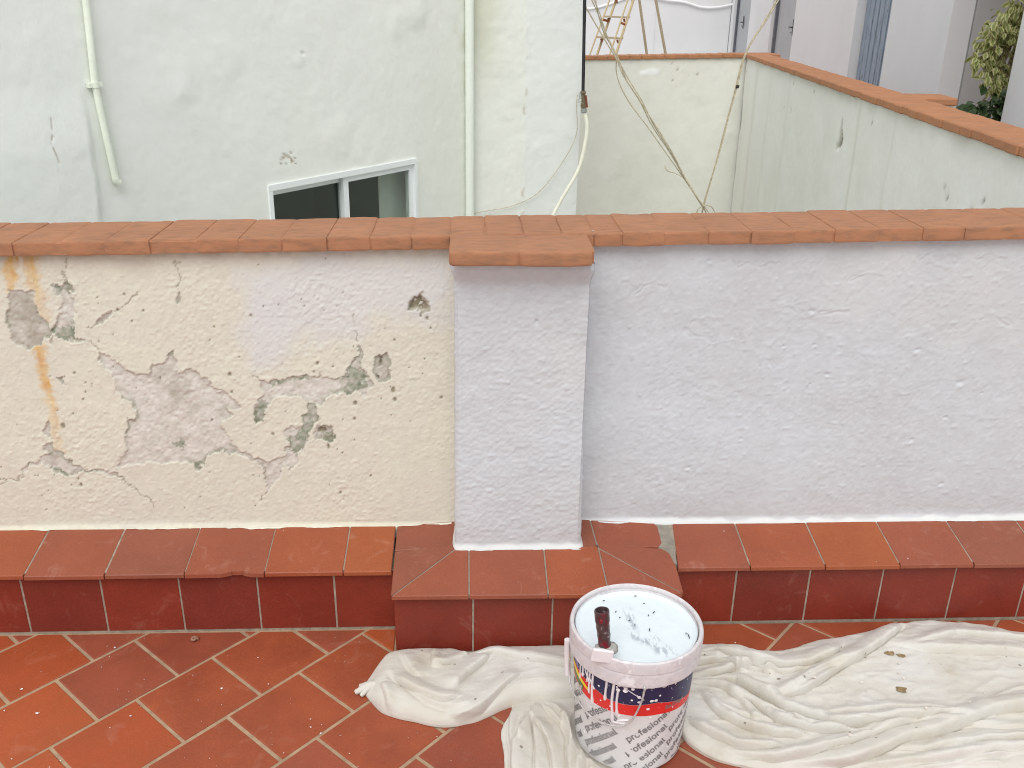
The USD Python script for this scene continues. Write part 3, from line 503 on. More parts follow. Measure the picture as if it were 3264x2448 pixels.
ledge_tile([(.338, 0), (.515, 0), (.525, -.02), (.525, -.085), (.512, -.103), (.345, -.103)], sideR, 0)
obj('mortar', cat_([plate([(-.036, -.124), (.345, -.124), (.536, -.283), (-.188, -.279)], lambda x, y: zfr(x, y)-.0018, .01), plate([(-.037, -.127), (-.030, -.102), (-.190, -.104), (-.188, -.279)], lambda x, y: hipL(x, y)-.0019, .01), plate([(.346, -.127), (.536, -.283), (.540, -.18), (.534, -.126), (.345, -.104)], lambda x, y: hipR(x, y)-.0019, .01), plate([(-.193, -.095), (-.03, -.095), (-.03, -.002), (-.193, -.002)], lambda x, y: sideL(x, y)-.0016, .012), plate([(.30, -.10), (.56, -.10), (.565, -.002), (.30, -.002)], lambda x, y: sideR(x, y)-.0016, .012), plate([(.51, -.135), (.552, -.16), (.566, -.002), (.52, -.002)], lambda x, y: zside(x, y)-.003, .015)]), 'cement', parapet)

# paint slopped over the tile edges along the foot of the wall
def smear(x0, x1, y0, zf, wmax, seed, thr, m):
    xs = np.arange(x0, x1, .003); q = np.c_[xs*17, 0*xs+seed, 0*xs]; w = np.clip((fbm(q, 5, seed)-thr)*3.0, 0, 1)*wmax*(.5+noise(np.c_[xs*6, 0*xs+seed, 0*xs], seed+1)); ok = w > .0008
    v, f = [], []
    for i, x in enumerate(xs):
        for t in (0, .6, 1): y = y0-w[i]*t; v.append((x, y, float(zf(x, y))+.0007-.0004*t))
    for i in range(len(xs)-1):
        if ok[i] and ok[i+1]:
            for t in range(2): a = i*3+t; f += [(a, a+1, a+4), (a, a+4, a+3)]
    obj('paint_smear', (np.array(v), np.array(f)), m, parapet, kind='stuff')
simple('cream_smear', (.74, .72, .62), .6, .06, 40); simple('white_smear', (.70, .72, .73), .55, .05, 40)
smear(-1.6, -.20, -.0062, lambda x, y: zside(x, y)+.0008, .0075, 501, .44, 'cream_smear'); smear(-.195, -.045, -.0062, sideL, .008, 502, .42, 'cream_smear')
smear(.36, .52, -.008, sideR, .006, 504, .42, 'white_smear'); smear(.57, 2.0, -.008, lambda x, y: zside(x, y)+.0008, .004, 505, .46, 'white_smear'); smear(-.03, .30, -.1315, zfr, .004, 506, .42, 'white_smear')
# upright skirting tiles
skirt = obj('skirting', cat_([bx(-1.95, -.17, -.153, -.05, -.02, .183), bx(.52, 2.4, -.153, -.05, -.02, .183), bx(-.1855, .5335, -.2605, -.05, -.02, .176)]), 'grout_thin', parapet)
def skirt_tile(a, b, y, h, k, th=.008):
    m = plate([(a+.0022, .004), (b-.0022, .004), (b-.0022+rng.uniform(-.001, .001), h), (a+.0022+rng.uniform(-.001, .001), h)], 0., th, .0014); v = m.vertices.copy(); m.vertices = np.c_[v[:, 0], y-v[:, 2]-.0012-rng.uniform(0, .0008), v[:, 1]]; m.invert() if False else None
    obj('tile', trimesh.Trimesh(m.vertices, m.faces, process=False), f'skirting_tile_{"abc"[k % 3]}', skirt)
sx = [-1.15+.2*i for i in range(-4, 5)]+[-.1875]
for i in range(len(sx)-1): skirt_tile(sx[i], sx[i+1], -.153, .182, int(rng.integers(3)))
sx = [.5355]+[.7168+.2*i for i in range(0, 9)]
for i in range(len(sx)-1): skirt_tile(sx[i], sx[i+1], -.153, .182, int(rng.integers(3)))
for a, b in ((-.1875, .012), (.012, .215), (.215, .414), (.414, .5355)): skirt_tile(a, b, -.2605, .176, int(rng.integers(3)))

# ================================================================== TERRACE FLOOR
floor = thing('terrace_floor', 'terracotta tiled terrace floor laid diagonally with wide grout', 'floor', kind='structure')
obj('bed', cat_([bx(-2.6, 2.9, -2.9, -.158, -.06, -.0032), bx(-2.6, -.2, -.17, -.15, -.06, -.0034)]), 'grout', floor)
obj('slab', bx(-2.6, 2.9, -2.9, .0, -.3, -.062), 'dark_render', floor)
ang = R(46.8); tu = np.array([math.cos(ang), math.sin(ang)]); tn = np.array([math.sin(ang), -math.cos(ang)])
room = sbox(-2.5, -2.8, 2.8, -.160).difference(sbox(-.193, -.27, .541, 0))
hot = {}
for row in range(-16, 22):
    for col in range(-22, 16):
        n0 = -.5085+.2107*row; off = .187 if row % 2 else .092
        t0 = off+.2065*col
        g = .0046; c = [(t0+g, n0+g), (t0+.2065-g, n0+g), (t0+.2065-g, n0+.2107-g), (t0+g, n0+.2107-g)]
        P = Polygon([tuple(tu*t+tn*n) for t, n in c]).intersection(room)
        if P.is_empty or P.area < 2e-5: continue
        for Q in getattr(P, 'geoms', [P]):
            if Q.area < 2e-5: continue
            cx, cy = Q.centroid.x, Q.centroid.y
            if cx < -1.9 or cx > 2.2 or cy < -1.5: 
                if abs(cx) > 2.3 or cy < -1.9: continue
            warm = sm(.96, 1.12, -(cx*.7+cy*.9)); k = int(rng.choice([1, 3])) if rng.random() < warm*.95+.03 else int(rng.choice([0, 2, 4, 0]))
            dz = rng.uniform(-.0008, .0008); tx, ty = rng.uniform(-.006, .006, 2)
            obj('tile', plate(list(Q.exterior.coords)[:-1], lambda x, y, dz=dz, tx=tx, ty=ty, cx=cx, cy=cy: dz+tx*(x-cx)+ty*(y-cy), .012, .0022), f'floor_tile_{"abcde"[k]}', floor)
# ================================================================== LIGHT WELL AND NEIGHBOURS
obj('courtyard_ground', bx(-4, 4.2, .16, 7.5, -3.1, -3.0), 'dark_render', None, kind='structure')
# ---- neighbouring building: slanting wall, then a return facing the terrace
PB = ony(*V(1018, 465), 3.2); PB = np.array([PB[0], PB[1], 0.])
WD = np.array([math.sin(R(37)), math.cos(R(37)), 0.]); WN = np.array([WD[1], -WD[0], 0.])     # along the wall, and out of it towards the viewer's right
def onw(u, v, off=0.): return on(u, v, PB+WN*off, WN)
def ws(u, v): X = onw(u, v); return float((X-PB)@WD), float(X[2])
bld = thing('neighbour_building', 'pale green white rendered building beyond the light well with a sliding window', 'building', kind='thing')
s0, zt = ws(*V(578, 405)); s1, zt2 = ws(*V(898, 340)); zt = (zt+zt2)/2; zb = zt-1.05
def slant_wall():
    ss = np.r_[np.linspace(-3.6, -2.8, 10)[:-1], np.arange(-2.8, -2.53, .011), np.arange(-2.53, -2.43, .0032), np.arange(-2.43, s0-.001, .011), np.arange(s0, s1-.001, .011), np.arange(s1, .001, .011), 0.0]
    zz = np.r_[np.linspace(-3.0, zb, 8)[:-1], np.arange(zb, zt-.001, .012), np.arange(zt, 1.66, .006), np.linspace(1.68, 2.4, 5)]
    S, Z = np.meshgrid(ss, zz, indexing='ij'); shp = S.shape; P = np.c_[S.ravel(), Z.ravel(), 0*S.ravel()]; g = lambda f, o, s: (fbm(P*f, o, s).reshape(shp)-.5)
    rel = .012*g(1.6, 3, 201)+.004*g(7, 3, 202)+.0025*g(26, 3, 203)
    w = noise(P*14, 204).reshape(shp)-.5
    for (u, v, r, a) in [(370, 190, .11, .006), (730, 300, .10, .004), (655, 115, .008, -.01), (330, 10, .06, .003), (900, 20, .09, .008), (860, 50, .07, .006), (640, 120, .05, .003), (480, 130, .10, .004), (800, 330, .12, .005)]:
        s, z = ws(*V(u, v)); rel += a*np.exp(-(((S-s)**2+(Z-z)**2)/r**2)**2)*(1+w)
    se, _ = ws(*V(205, 400)); ztop = ws(*V(203, 320))[1]
    rel += .020*(1-sm(se-.012, se+.006, S+w*.012-(Z-.8)*.03))*(1-sm(ztop-.02, ztop+.25, Z))
    stain = np.zeros(shp); chip = np.zeros(shp)
    for (u0, v0, u1, v1, wd, a) in [(190, 0, 262, 392, .028, .45)]:
        sA, zA = ws(*V(u0, v0)); sB, zB = ws(*V(u1, v1)); lx_ = sA+(sB-sA)*(Z-zA)/(zB-zA); stain = np.maximum(stain, a*np.exp(-((S-lx_+.02)/wd)**2)*(Z > zB-.05))
    stain = np.maximum(stain, .65*np.exp(-((S+.02)/.14)**2)*(.6+w)*sm(.7, 1.5, Z)); stain = np.maximum(stain, .12*np.exp(-((S+.25)/.3)**2))
    stain = np.maximum(stain, .10*np.clip(g(3, 4, 205)*3-.3, 0, 1))
    for (u, v, n, r) in [(618, 338, 14, .016), (635, 345, 10, .012), (543, 365, 3, .006), (700, 355, 3, .006)]:
        s, z = ws(*V(u, v))
        for _ in range(n):
            ds, dz = rng.normal(0, r*1.4, 2); chip = np.maximum(chip, 1-sm(r*.2, r*.5, np.hypot(S-s-ds, (Z-z-dz*.7)*1.3)))
    pts = [ws(*V(u, v)) for u, v in [(108, 257), (110, 290), (108, 310), (113, 325), (120, 350)]]; cd = shapely.distance(LineString(pts), shapely.points(S.ravel()+w.ravel()*.01, Z.ravel())).reshape(shp); chip = np.maximum(chip, (1-sm(.0012, .0045, cd))*(noise(P*45, 207).reshape(shp) > .32)); 
    rel -= chip*.004
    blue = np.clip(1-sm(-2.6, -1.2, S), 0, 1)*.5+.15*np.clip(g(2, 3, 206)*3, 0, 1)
    pos = PB+WD*S[..., None]+WN*rel[..., None]; pos[..., 2] = Z
    mid = lambda a: (a[:-1]+a[1:])/2
    cs, cz = np.meshgrid(mid(ss), mid(zz), indexing='ij'); keep = ~((cs > s0) & (cs < s1) & (cz > zb) & (cz < zt))
    return (pos.reshape(-1, 3), gridfaces(*shp, keep=keep, flip=True)), dict(mask=np.c_[stain.ravel(), chip.ravel(), np.clip(blue, 0, 1).ravel()])
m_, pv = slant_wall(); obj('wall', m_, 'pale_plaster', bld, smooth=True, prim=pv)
XE = ony(*V(1246, 440), 3.2)[0]
def return_wall():
    xs = np.arange(PB[0]-.002, XE+.001, .010); zz = np.r_[np.linspace(-3, .3, 8)[:-1], np.arange(.3, 1.7, .010), np.linspace(1.75, 2.4, 5)]
    X, Z = np.meshgrid(xs, zz, indexing='ij'); shp = X.shape; P = np.c_[X.ravel(), Z.ravel(), 0*X.ravel()+4]; g = lambda f, o, s: (fbm(P*f, o, s).reshape(shp)-.5); w = noise(P*30, 211).reshape(shp)-.5
    rel = .012*g(2, 3, 212)+.006*g(9, 3, 213)+.003*g(30, 2, 214); sx_ = ony(*V(1135, 200), 3.2)[0]
    seam = np.exp(-((X-sx_+w*.02)/.007)**2); rel += .006*seam*(noise(P*16, 215).reshape(shp)-.25)
    right = sm(-.006, .006, X-sx_+w*.025)
    rel += .006*(1-sm(0, .03, XE-X))*-1
    stain = (.75*np.exp(-((X-PB[0]-.05)/.12)**2)*(.55+1.1*(noise(P*np.array([8, 2, 1]), 216).reshape(shp)-.2))*sm(.9, 1.6, Z)+.04*(1-right)); chip = np.clip(seam*(noise(P*22, 217).reshape(shp) > .62)*.8, 0, 1)
    v = np.c_[X.ravel(), (3.2-rel).ravel(), Z.ravel()]
    return (v, gridfaces(*shp)), dict(mask=np.c_[np.clip(stain, 0, 1).ravel(), chip.ravel(), (right*.6).ravel()])
m_, pv = return_wall(); obj('wall', m_, 'return_plaster', bld, smooth=True, prim=pv)
obj('end_wall', cat_([bx(XE-.03, XE-.004, 3.215, 6.2, -3, 2.4)]), 'pale_plaster', bld, prim=None)
back_ = np.array([-WN[0], -WN[1], 0.])
def wbox(sa, sb, za, zb_, d0, d1): return obox(PB+WD*(sa+sb)/2+WN*(d0+d1)/2+np.array([0, 0, (za+zb_)/2]), (WD, WN, (0, 0, 1.)), (sb-sa, abs(d1-d0), zb_-za))
obj('roof', cat_([wbox(-3.6, 0, 2.36, 2.5, -2.5, -.02), bx(PB[0]-1.2, XE, 3.23, 6.2, 2.36, 2.51)]), 'roof_floor', bld)
# window: fixed frame, two sliding sashes, room behind
win = obj('window', cat_([wbox(s0-.002, s1+.002, zt-.024, zt+.003, -.06, .010), wbox(s0-.002, s1+.002, zb-.003, zb+.03, -.06, .014), wbox(s0-.002, s0+.020, zb+.031, zt-.0245, -.06, .010), wbox(s1-.020, s1+.002, zb+.031, zt-.0245, -.06, .010)]), 'white_alu', bld)
smid, _ = ws(*V(752, 440))
def sash(sa, sb, d, w=.034):
    z0_, z1_ = zb+.02, zt-.019
    f = obj('sash', cat_([wbox(sa, sb, z1_-w, z1_, d-.02, d), wbox(sa, sb, z0_, z0_+w, d-.02, d), wbox(sa, sa+w, z0_+w, z1_-w, d-.0201, d-.0002), wbox(sb-w, sb, z0_+w, z1_-w, d-.0201, d-.0002)]), 'white_alu', win)
    obj('pane', wbox(sa+w, sb-w, z0_+w, z1_-w, d-.012, d-.009), 'window_glass', win)
sash(s0+.014, smid+.02, -.032); sash(smid-.020, s1-.014, -.005)
wi, wo = -1.1, -.065
obj('room', cat_([wbox(s0-.3, s1+.3, zb-.3, zb-.25, wi, wo), wbox(s0-.3, s1+.3, zt+.25, zt+.3, wi, wo), wbox(s0-.3, s1+.3, zb-.25, zt+.25, wi-.05, wi), wbox(s0-.35, s0-.3, zb-.3, zt+.3, wi, wo), wbox(s1+.3, s1+.35, zb-.3, zt+.3, wi, wo)]), 'room_dark', bld)
sc_, _ = ws(*V(847, 440)); k = 26; cp = np.linspace(sc_+.01, s1+.12, k); cv = []
for s in cp: 
    for z in (zb-.2, zt+.15): cv.append(PB+WD*s+WN*(-.10+.003*math.sin(s*50))+np.array([0, 0, z]))
obj('pale_panel', (np.array(cv), gridfaces(k, 2)), 'pale_panel', bld, smooth=True)  # pale panel added behind the glass to make the right pane partly lighter

# ---- pipes on the building
pA = onw(*V(187, -40), .018); pB_ = onw(*V(205, 183), .018); pC = onw(*V(249, 384), .018); pA[2] = max(pA[2], 2.2)
dirp = (pC-pB_)/np.linalg.norm(pC-pB_); top = onw(*V(185, 0), .018); top = top+(top-pB_)*2.0
pipe = thing('conduit_pipe', 'thin cream conduit pipe running down the slanting wall, painted over, open lower end', 'pipe')
obj('pipe', tube([top, pB_, pC], .0125, 12), 'cream_pvc', pipe, smooth=30)
q0 = pC+dirp*.004; obj('end_bend', tube([pC, q0+dirp*.008, q0+dirp*.016+WD*.012], [.0135, .0135, .013], 12), 'cream_pvc', pipe, smooth=30)
o_ = np.cross(dirp, WN); obj('clamp', cat_([obox(pB_-WN*.004, (o_/np.linalg.norm(o_), dirp, WN), (.052, .016, .022)), tube([pB_-dirp*.010, pB_+dirp*.010], .0152, 12)]), 'cream_pvc', pipe, smooth=30)
dp = ony(*V(1014, 230), 3.2); dx = ony(*V(1015, 230), 3.155)[0]
dr = thing('drain_pipe', 'white plastic drain pipe in the inner corner of the pale building', 'pipe')
obj('pipe', tube([(dx-.002, 3.140, 3.2), (dx-.002, 3.140, 1.5), (dx-.002, 3.140, .9), (dx-.002, 3.140, -3)], .0235, 20), 'white_pvc', dr, smooth=30)
obj('bracket', cat_([tube([(dx-.002, 3.140, 1.72), (dx-.002, 3.140, 1.75)], .027, 20), bx(dx-.01, dx+.006, 3.155, 3.2, 1.722, 1.748)]), 'white_pvc', dr, smooth=30)

# ---- hanging hose with valve
YH = 2.95
hp = lambda u, v, y=YH: ony(*V(u, v), y)
hose = thing('hanging_hose', 'black hose hanging beside the building corner, brass tap and white hose below it', 'hose')
t0_ = hp(1263, 0); t1_ = hp(1259.5, 196)
obj('black_hose', tube([t0_+(t0_-t1_)*2.2, t0_, (t0_+t1_)/2, t1_], .0088, 12), 'rubber', hose, smooth=30)
va = hp(1259.5, 196); vb = hp(1261, 238); ax = (vb-va)/np.linalg.norm(vb-va); at_ = lambda t: va+(vb-va)*t
valve = obj('valve', cat_([tube([at_(0), at_(.06), at_(.16), at_(.2)], [.012, .0150, .0150, .0115], 8), tube([at_(.2), at_(.45), at_(.62)], [.0115, .0105, .0115], 8), tube([at_(.62), at_(.68), at_(.86), at_(.9)], [.0145, .0165, .0165, .0125], 8)]), 'brass', hose, smooth=30)
obj('collar', tube([at_(.90), at_(.93), at_(1.10), at_(1.14)], [.0125, .0165, .0165, .0135], 14), 'grey_plastic', hose, smooth=30)
lv = hp(1265, 208); obj('lever', cat_([tube([at_(.35), hp(1265.5, 207, YH-.01)], .004, 8), tube([hp(1265.5, 206, YH-.01), hp(1268, 232, YH-.01)], [.0048, .0062], 8)]), 'rust_red', valve, smooth=30)
obj('white_hose', tube(spline([at_(1.1), hp(1266, 256), hp(1268, 275), hp(1263, 315), hp(1250, 365), hp(1222, 415), hp(1196, 462), hp(1160, 520, YH-.05)], 60), .0098, 14), 'white_hose', hose, smooth=30)
obj('wall_hook', cat_([tube(spline([(XE+.001, 3.19, hp(1248, 205)[2]), hp(1251, 204, 3.1), hp(1254, 212, 3.0), at_(.45)], 14), .003, 6), tube(spline([(XE-.004, 3.18, hp(1248, 213)[2]), hp(1250, 217, 3.1), at_(.5)], 10), .002, 6)]), 'grey_plastic', hose, smooth=30)
c_ = [hp(1247.5, 205, 3.18), hp(1246.5, 250, 3.175), hp(1246, 285, 3.17), hp(1238, 310, 3.16), hp(1215, 350, 3.165), hp(1185, 392, 3.17), hp(1160, 418, 3.175), hp(1125, 438, 3.18), hp(1085, 450, 3.18), hp(1050, 456, 3.17), hp(1024, 461, 3.15)]
obj('thin_cable', tube(spline(c_, 70), .0021, 6), 'old_cable', None, smooth=True, label='thin grey cable sagging across the building corner behind the white hose', cat='cable')

# ---- low walls round the light well
ZP = 1.18
CI = onz(*(2377, 171), ZP); rA = onz(*(3264, 466), ZP); rdir = (CI-rA)/np.linalg.norm(CI-rA); rn = np.array([-rdir[1], rdir[0], 0.])   # rn: out over the light well
rE = rA-rdir*.36
def rail_bricks(parent, a, b, width, out, count, zt_a, zt_b, matn='coping_paint_far', wobble=.002, seed=0, th=.034):
    d = np.subtract(b, a); L = np.hypot(d[0], d[1]); d = np.array([d[0]/L, d[1]/L, 0.]); o = np.asarray(out, float)
    for k in range(count):
        t = (k+.5)/count; w = L/count; zt_ = zt_a+(zt_b-zt_a)*t
        e = bevbox((w-.0035, width+rng.uniform(-.004, .004), th), .005); T = np.eye(4); T[:3, 0] = d; T[:3, 1] = np.cross([0, 0, 1.], d); T[:3, 2] = (0, 0, 1)
        e.apply_transform(trimesh.transformations.rotation_matrix(rng.uniform(-.01, .01), (1, 0, 0))); e.apply_transform(T); c = np.asarray(a)+d*(t*L)-o*(width/2)+o*rng.uniform(-.003, .003); e.apply_translation((c[0], c[1], zt_-th/2+rng.uniform(-.0015, .0015)))
        obj('brick', e, matn, parent)
side = thing('side_parapet_wall', 'low pale wall receding along the right of the light well with brick coping', 'wall', kind='thing')
rear = thing('rear_parapet_wall', 'low pale wall across the far end of the light well with brick coping', 'wall', kind='thing')
def well_wall(p, q, z1, seed, streaks=(), patch=None, slit=None, aged=0.):
    p, q = np.asarray(p, float), np.asarray(q, float); d = q-p; d[2] = 0; L = np.linalg.norm(d); d /= L; nrm = np.array([d[1], -d[0], 0])
    ss = np.arange(0, L+.015, .018); zz = np.r_[np.linspace(-3, -.6, 6)[:-1], np.arange(-.6, z1+.001, .018)]
    S, Z = np.meshgrid(ss, zz, indexing='ij'); shp = S.shape; P = np.c_[S.ravel(), Z.ravel(), 0*S.ravel()+seed]; g = lambda f, o, s: (fbm(P*f, o, s).reshape(shp)-.5); w = noise(P*12, seed).reshape(shp)-.5
    rel = .014*g(1.6, 3, seed+1)+.010*g(6, 3, seed+2)+.003*g(22, 2, seed+3)
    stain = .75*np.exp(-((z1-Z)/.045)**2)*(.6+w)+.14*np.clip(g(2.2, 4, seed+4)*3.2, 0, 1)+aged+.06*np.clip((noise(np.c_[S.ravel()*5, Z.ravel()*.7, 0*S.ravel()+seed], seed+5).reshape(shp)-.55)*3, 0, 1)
    dark = np.zeros(shp); light = np.zeros(shp)
    for (s, za, zb2, wd, a) in streaks: stain = np.maximum(stain, a*np.exp(-((S-s+w*.01)/wd)**2)*sm(zb2, zb2+.15, Z)*(Z < za))
    for _ in range(14):
        s, z, r = rng.uniform(0, L), z1-rng.uniform(.04, .25), rng.uniform(.006, .016); dark = np.maximum(dark, .8*(1-sm(r*.5, r, np.hypot(S-s, Z-z)))); rel -= .006*np.exp(-(np.hypot(S-s, Z-z)/r)**2)
    if patch is not None: s, z, a, b = patch; light = 1-sm(.75, 1.0, np.hypot((S-s)/a, (Z-z)/b)+w*.8); rel += light*(.004+.010*g(20, 2, seed+6))
    if slit is not None:
        P0, P1, P2 = slit; tri = Polygon([P0, P1, P2]); ii = shapely.contains_xy(tri, S.ravel(), Z.ravel()).reshape(shp); dark = np.maximum(dark, ii*.9); rel -= ii*.02
    pos = p+d*S[..., None]+nrm*rel[..., None]; pos[..., 2] = Z
    return (pos.reshape(-1, 3), gridfaces(*shp)), dict(mask=np.clip(np.c_[stain.ravel(), dark.ravel(), light.ravel()], 0, 1))
CT = .034; INS = .018
# right-hand wall runs from the far corner towards the viewer
p_ = CI-rn*INS; q_ = rE-rn*INS
def onside(u, v): return on(u, v, p_, rn)
def side_s(u, v): X = onside(u, v); return float(np.dot((X-p_)[:2], -rdir[:2])), float(X[2])
sts = []
for (u, ua, va_, ub, vb_, wd, a) in [(0, 1856, 215, 1832, 440, .022, .5), (0, 1930, 260, 1910, 440, .02, .32), (0, 1640, 150, 1600, 455, .07, .35), (0, 1668, 165, 1640, 400, .05, .25), (0, 1700, 190, 1680, 440, .05, .2)]:
    A_ = side_s(*V(ua, va_)); B_ = side_s(*V(ub, vb_)); sts.append(((A_[0]+B_[0])/2, A_[1]+.05, B_[1]-.3, wd, a))
slit = [side_s(*V(1818, 258)), side_s(*V(1807, 320)), side_s(*V(1820, 315))]
m_, pv = well_wall(p_, q_, ZP-CT+.004, 301, sts, slit=slit); obj('wall', m_, 'aged_plaster', side, smooth=True, prim=pv)
obj('core', cat_([obox((p_+q_)/2-rn*.09+np.array([0, 0, -.95-(p_[2]+q_[2])/2+0.]), (rdir, rn, (0, 0, 1.)), (np.linalg.norm((p_-q_)[:2]), .14, 4.1))]), 'lilac_paint', side)
cop2 = obj('coping', obox((CI+rE)/2-rn*.10+np.array([0, 0, -CT/2-.0005]), (rdir, rn, (0, 0, 1.)), (np.linalg.norm(CI-rE), .19, CT-.007)), 'coping_paint_far', side)
Lr = np.linalg.norm(CI-rE); rail_bricks(cop2, CI, rE, .20, rn, int(Lr/.098), ZP, ZP, seed=3)
# its outer pier
pc = onz(*V(1975, 205), ZP); pcs = np.dot((pc-CI)[:2], -rdir[:2]); pw = .24
pm = CI-rdir*(pcs+.02)-rn*.29
obj('pier', obox((pm[0], pm[1], -.9), (rdir, rn, (0, 0, 1.)), (pw-.05, .17, 4.1)), 'lilac_paint', side)
cp3 = obj('pier_cap', obox((pm[0], pm[1], ZP-CT/2-.004), (rdir, rn, (0, 0, 1.)), (pw-.012, .18, CT-.008)), 'coping_paint_far', side)
for s in (-1, 1): 
    e = bevbox((pw/2-.003, .185, CT), .006); T = np.eye(4); T[:3, 0] = rdir; T[:3, 1] = rn; e.apply_transform(T); c = pm+rdir*s*pw/4; e.apply_translation((c[0], c[1], ZP-CT/2-.001)); obj('brick', e, 'coping_paint_far', cp3)
# far wall: left to right, ends at the corner
YB = CI[1]; lB = ony(*V(1235, 124), YB); zl = lB[2]
lB[0] = XE-.03+.15; pL = np.array([lB[0]-.15, YB+INS, 0]); qR = np.array([CI[0]+.02, YB+INS, 0])
zbk = ZP-CT-.006
ps, pz = ony(*V(1412, 152), YB)[0]-pL[0], ony(*V(1412, 156), YB)[2]
m_, pv = well_wall(pL, qR, zbk+.01, 341, [(ony(*V(1455, 250), YB)[0]-pL[0], .9, -.2, .025, .4), (1.15, 1.1, .2, .05, .3)], patch=(ps, pz, .10, .045), aged=.30); obj('wall', m_, 'aged_plaster', rear, smooth=True, prim=pv)
obj('core', bx(pL[0], qR[0]+.35, YB+.045, YB+.17, -3, zbk-.004), 'lilac_paint', rear)
cop4 = obj('coping', obox(((pL[0]+CI[0])/2, YB+.10, (zl+ZP)/2-CT/2-.003), ((1., 0, (ZP-zl)/(CI[0]-pL[0])), (0, 1, 0), (0, 0, 1)), (CI[0]-pL[0]+.02, .19, CT-.008)), 'coping_paint_far', rear)
rail_bricks(cop4, (pL[0], YB, 0), (CI[0]-.002, YB, 0), .20, (0, -1, 0), int((CI[0]-pL[0])/.098), zl, ZP, seed=9)
for k in range(3):
    e = bevbox((.097, .30, CT), .006); e.apply_translation((CI[0]+.05+.099*k, YB+.10, ZP-CT/2+.001*k-.001)); obj('brick', e, 'coping_paint_far', cop4)

# ---- terrace and house beyond
obj('rear_terrace_floor', cat_([bx(-1.5, 6, YB+.19, 14, -.2, -.02), bx(CI[0]+.2, 6, -1.0, YB+.18, -.2, -.021)]), 'roof_floor', None, kind='structure')
FPp = np.array([3.12, 2.4, 0.]); FD = np.array([.131, .9914, 0.]); FN = np.array([-FD[1], FD[0], 0.])     # house front: along FD, facing the light well
def onf(u, v, off=0.): return on(u, v, FPp+FN*off, FN)
ft = lambda u, v: float((onf(*V(u, v))-FPp)@FD)
house = thing('terrace_house', 'white house front with narrow grey doors and a blue slatted shutter beyond the light well', 'house')
def fbox(ta, tb, za, zb2, d0, d1): return obox(FPp+FD*(ta+tb)/2+FN*(d0+d1)/2+np.array([0, 0, (za+zb2)/2]), (FD, FN, (0, 0, 1.)), (abs(tb-ta), abs(d1-d0), zb2-za))
t_end = ft(1578, 50); d1a, d1b = ft(1583, 50), ft(1620, 30); d2a, d2b = ft(1666, 40), ft(1716, 40); sa_, sb_ = ft(1840, 90), ft(1914, 90); e1, e0 = ft(2044, 95), ft(2189, 130)
ZH = 2.6
seg = [(t_end+.4, d1a), (d1b, d2a), (d2b, sa_), (sb_, e1), (e0, e0-3.2)]
for a, b in seg: obj('wall', fbox(a, b, -.02, ZH, -.16, 0), 'lilac_paint', house)
for a, b in ((d1a, d1b), (d2a, d2b), (sa_, sb_)):
    obj('lintel', fbox(a, b, 2.15, ZH, -.16, -.002), 'lilac_paint', house)
    obj('room_back', fbox(a+.1, b-.1, -.02, 2.6, -.5, -.42), 'room_dark', house)
def door(a, b, hz):
    w = .05; L = abs(a-b); d = obj('door', fbox(a-.012, b+.06, .0, 2.14, -.115, -.085), 'grey_door', house)
    obj('door_frame', fbox(a-.005, a-w-.03, 0, 2.148, -.13, -.045), 'door_frame', house); obj('door_frame', fbox(b+.005, b+w, 0, 2.148, -.13, -.06), 'door_frame', house)
    h = onf(*V(*hz), -.06); h_ = np.array([h[0], h[1], 0]); 
    obj('handle', cat_([obox(h+FN*-.012, (FD, FN, (0, 0, 1.)), (.035, .012, .20)), tube([h-FN*.01, h+FN*.03], .009, 8), tube([h+FN*.03+FD*.03, h+FN*.03-FD*.12], [.012, .009], 8), tube([h+FN*.005+np.array([0, 0, -.065]), h+FN*.012+np.array([0, 0, -.065])], .012, 8)]), 'handle_metal', d, smooth=30)
door(d1a, d1b, (1604, 48)); door(d2a, d2b, (1711, 59))
sh = obj('shutter', fbox(sa_-.02, sb_+.02, .0, 2.14, -.125, -.112), 'shutter_gap', house, label='blue grey wooden shutter of upright slats, paint worn')
ns = 7; tt = np.linspace(sa_-.012, sb_+.012, ns+1)
for k in range(ns): 
    e = bevbox((abs(tt[k+1]-tt[k])-.030, .026, 2.12), .003); T = np.eye(4); T[:3, 0] = FD; T[:3, 1] = FN; e.apply_transform(T); c = FPp+FD*(tt[k]+tt[k+1])/2+FN*(-.095+rng.uniform(-.003, .003)); e.apply_translation((c[0], c[1], 1.065)); obj('slat', e, 'shutter_paint', sh)
# recess with the plants: its far side wall and floor
rc = FPp+FD*(e1-.0); obj('recess_wall', cat_([obox(FPp+FD*(e1+.08)-FN*1.2+np.array([0, 0, 1.5]), (FD, FN, (0, 0, 1.)), (.16, 2.1, 3.0)), obox(FPp+FD*(e1-1.0)-FN*2.3+np.array([0, 0, 1.5]), (FD, FN, (0, 0, 1.)), (2.2, .1, 3.0)), obox(FPp+FD*(e1-.004)-FN*.66+np.array([0, 0, 1.5]), (FD, FN, (0, 0, 1.)), (.03, 1.0, 2.9))]), 'shade_grey_reveal', house)
obj('recess_roof', obox(FPp+FD*(e1-.6)-FN*1.2+np.array([0, 0, 2.75]), (FD, FN, (0, 0, 1.)), (1.6, 2.0, .1)), 'shade_grey_reveal', house)
obj('roof', fbox(t_end+.4, e0-3.2, ZH+.002, ZH+.12, -3.0, .06), 'roof_floor', house)
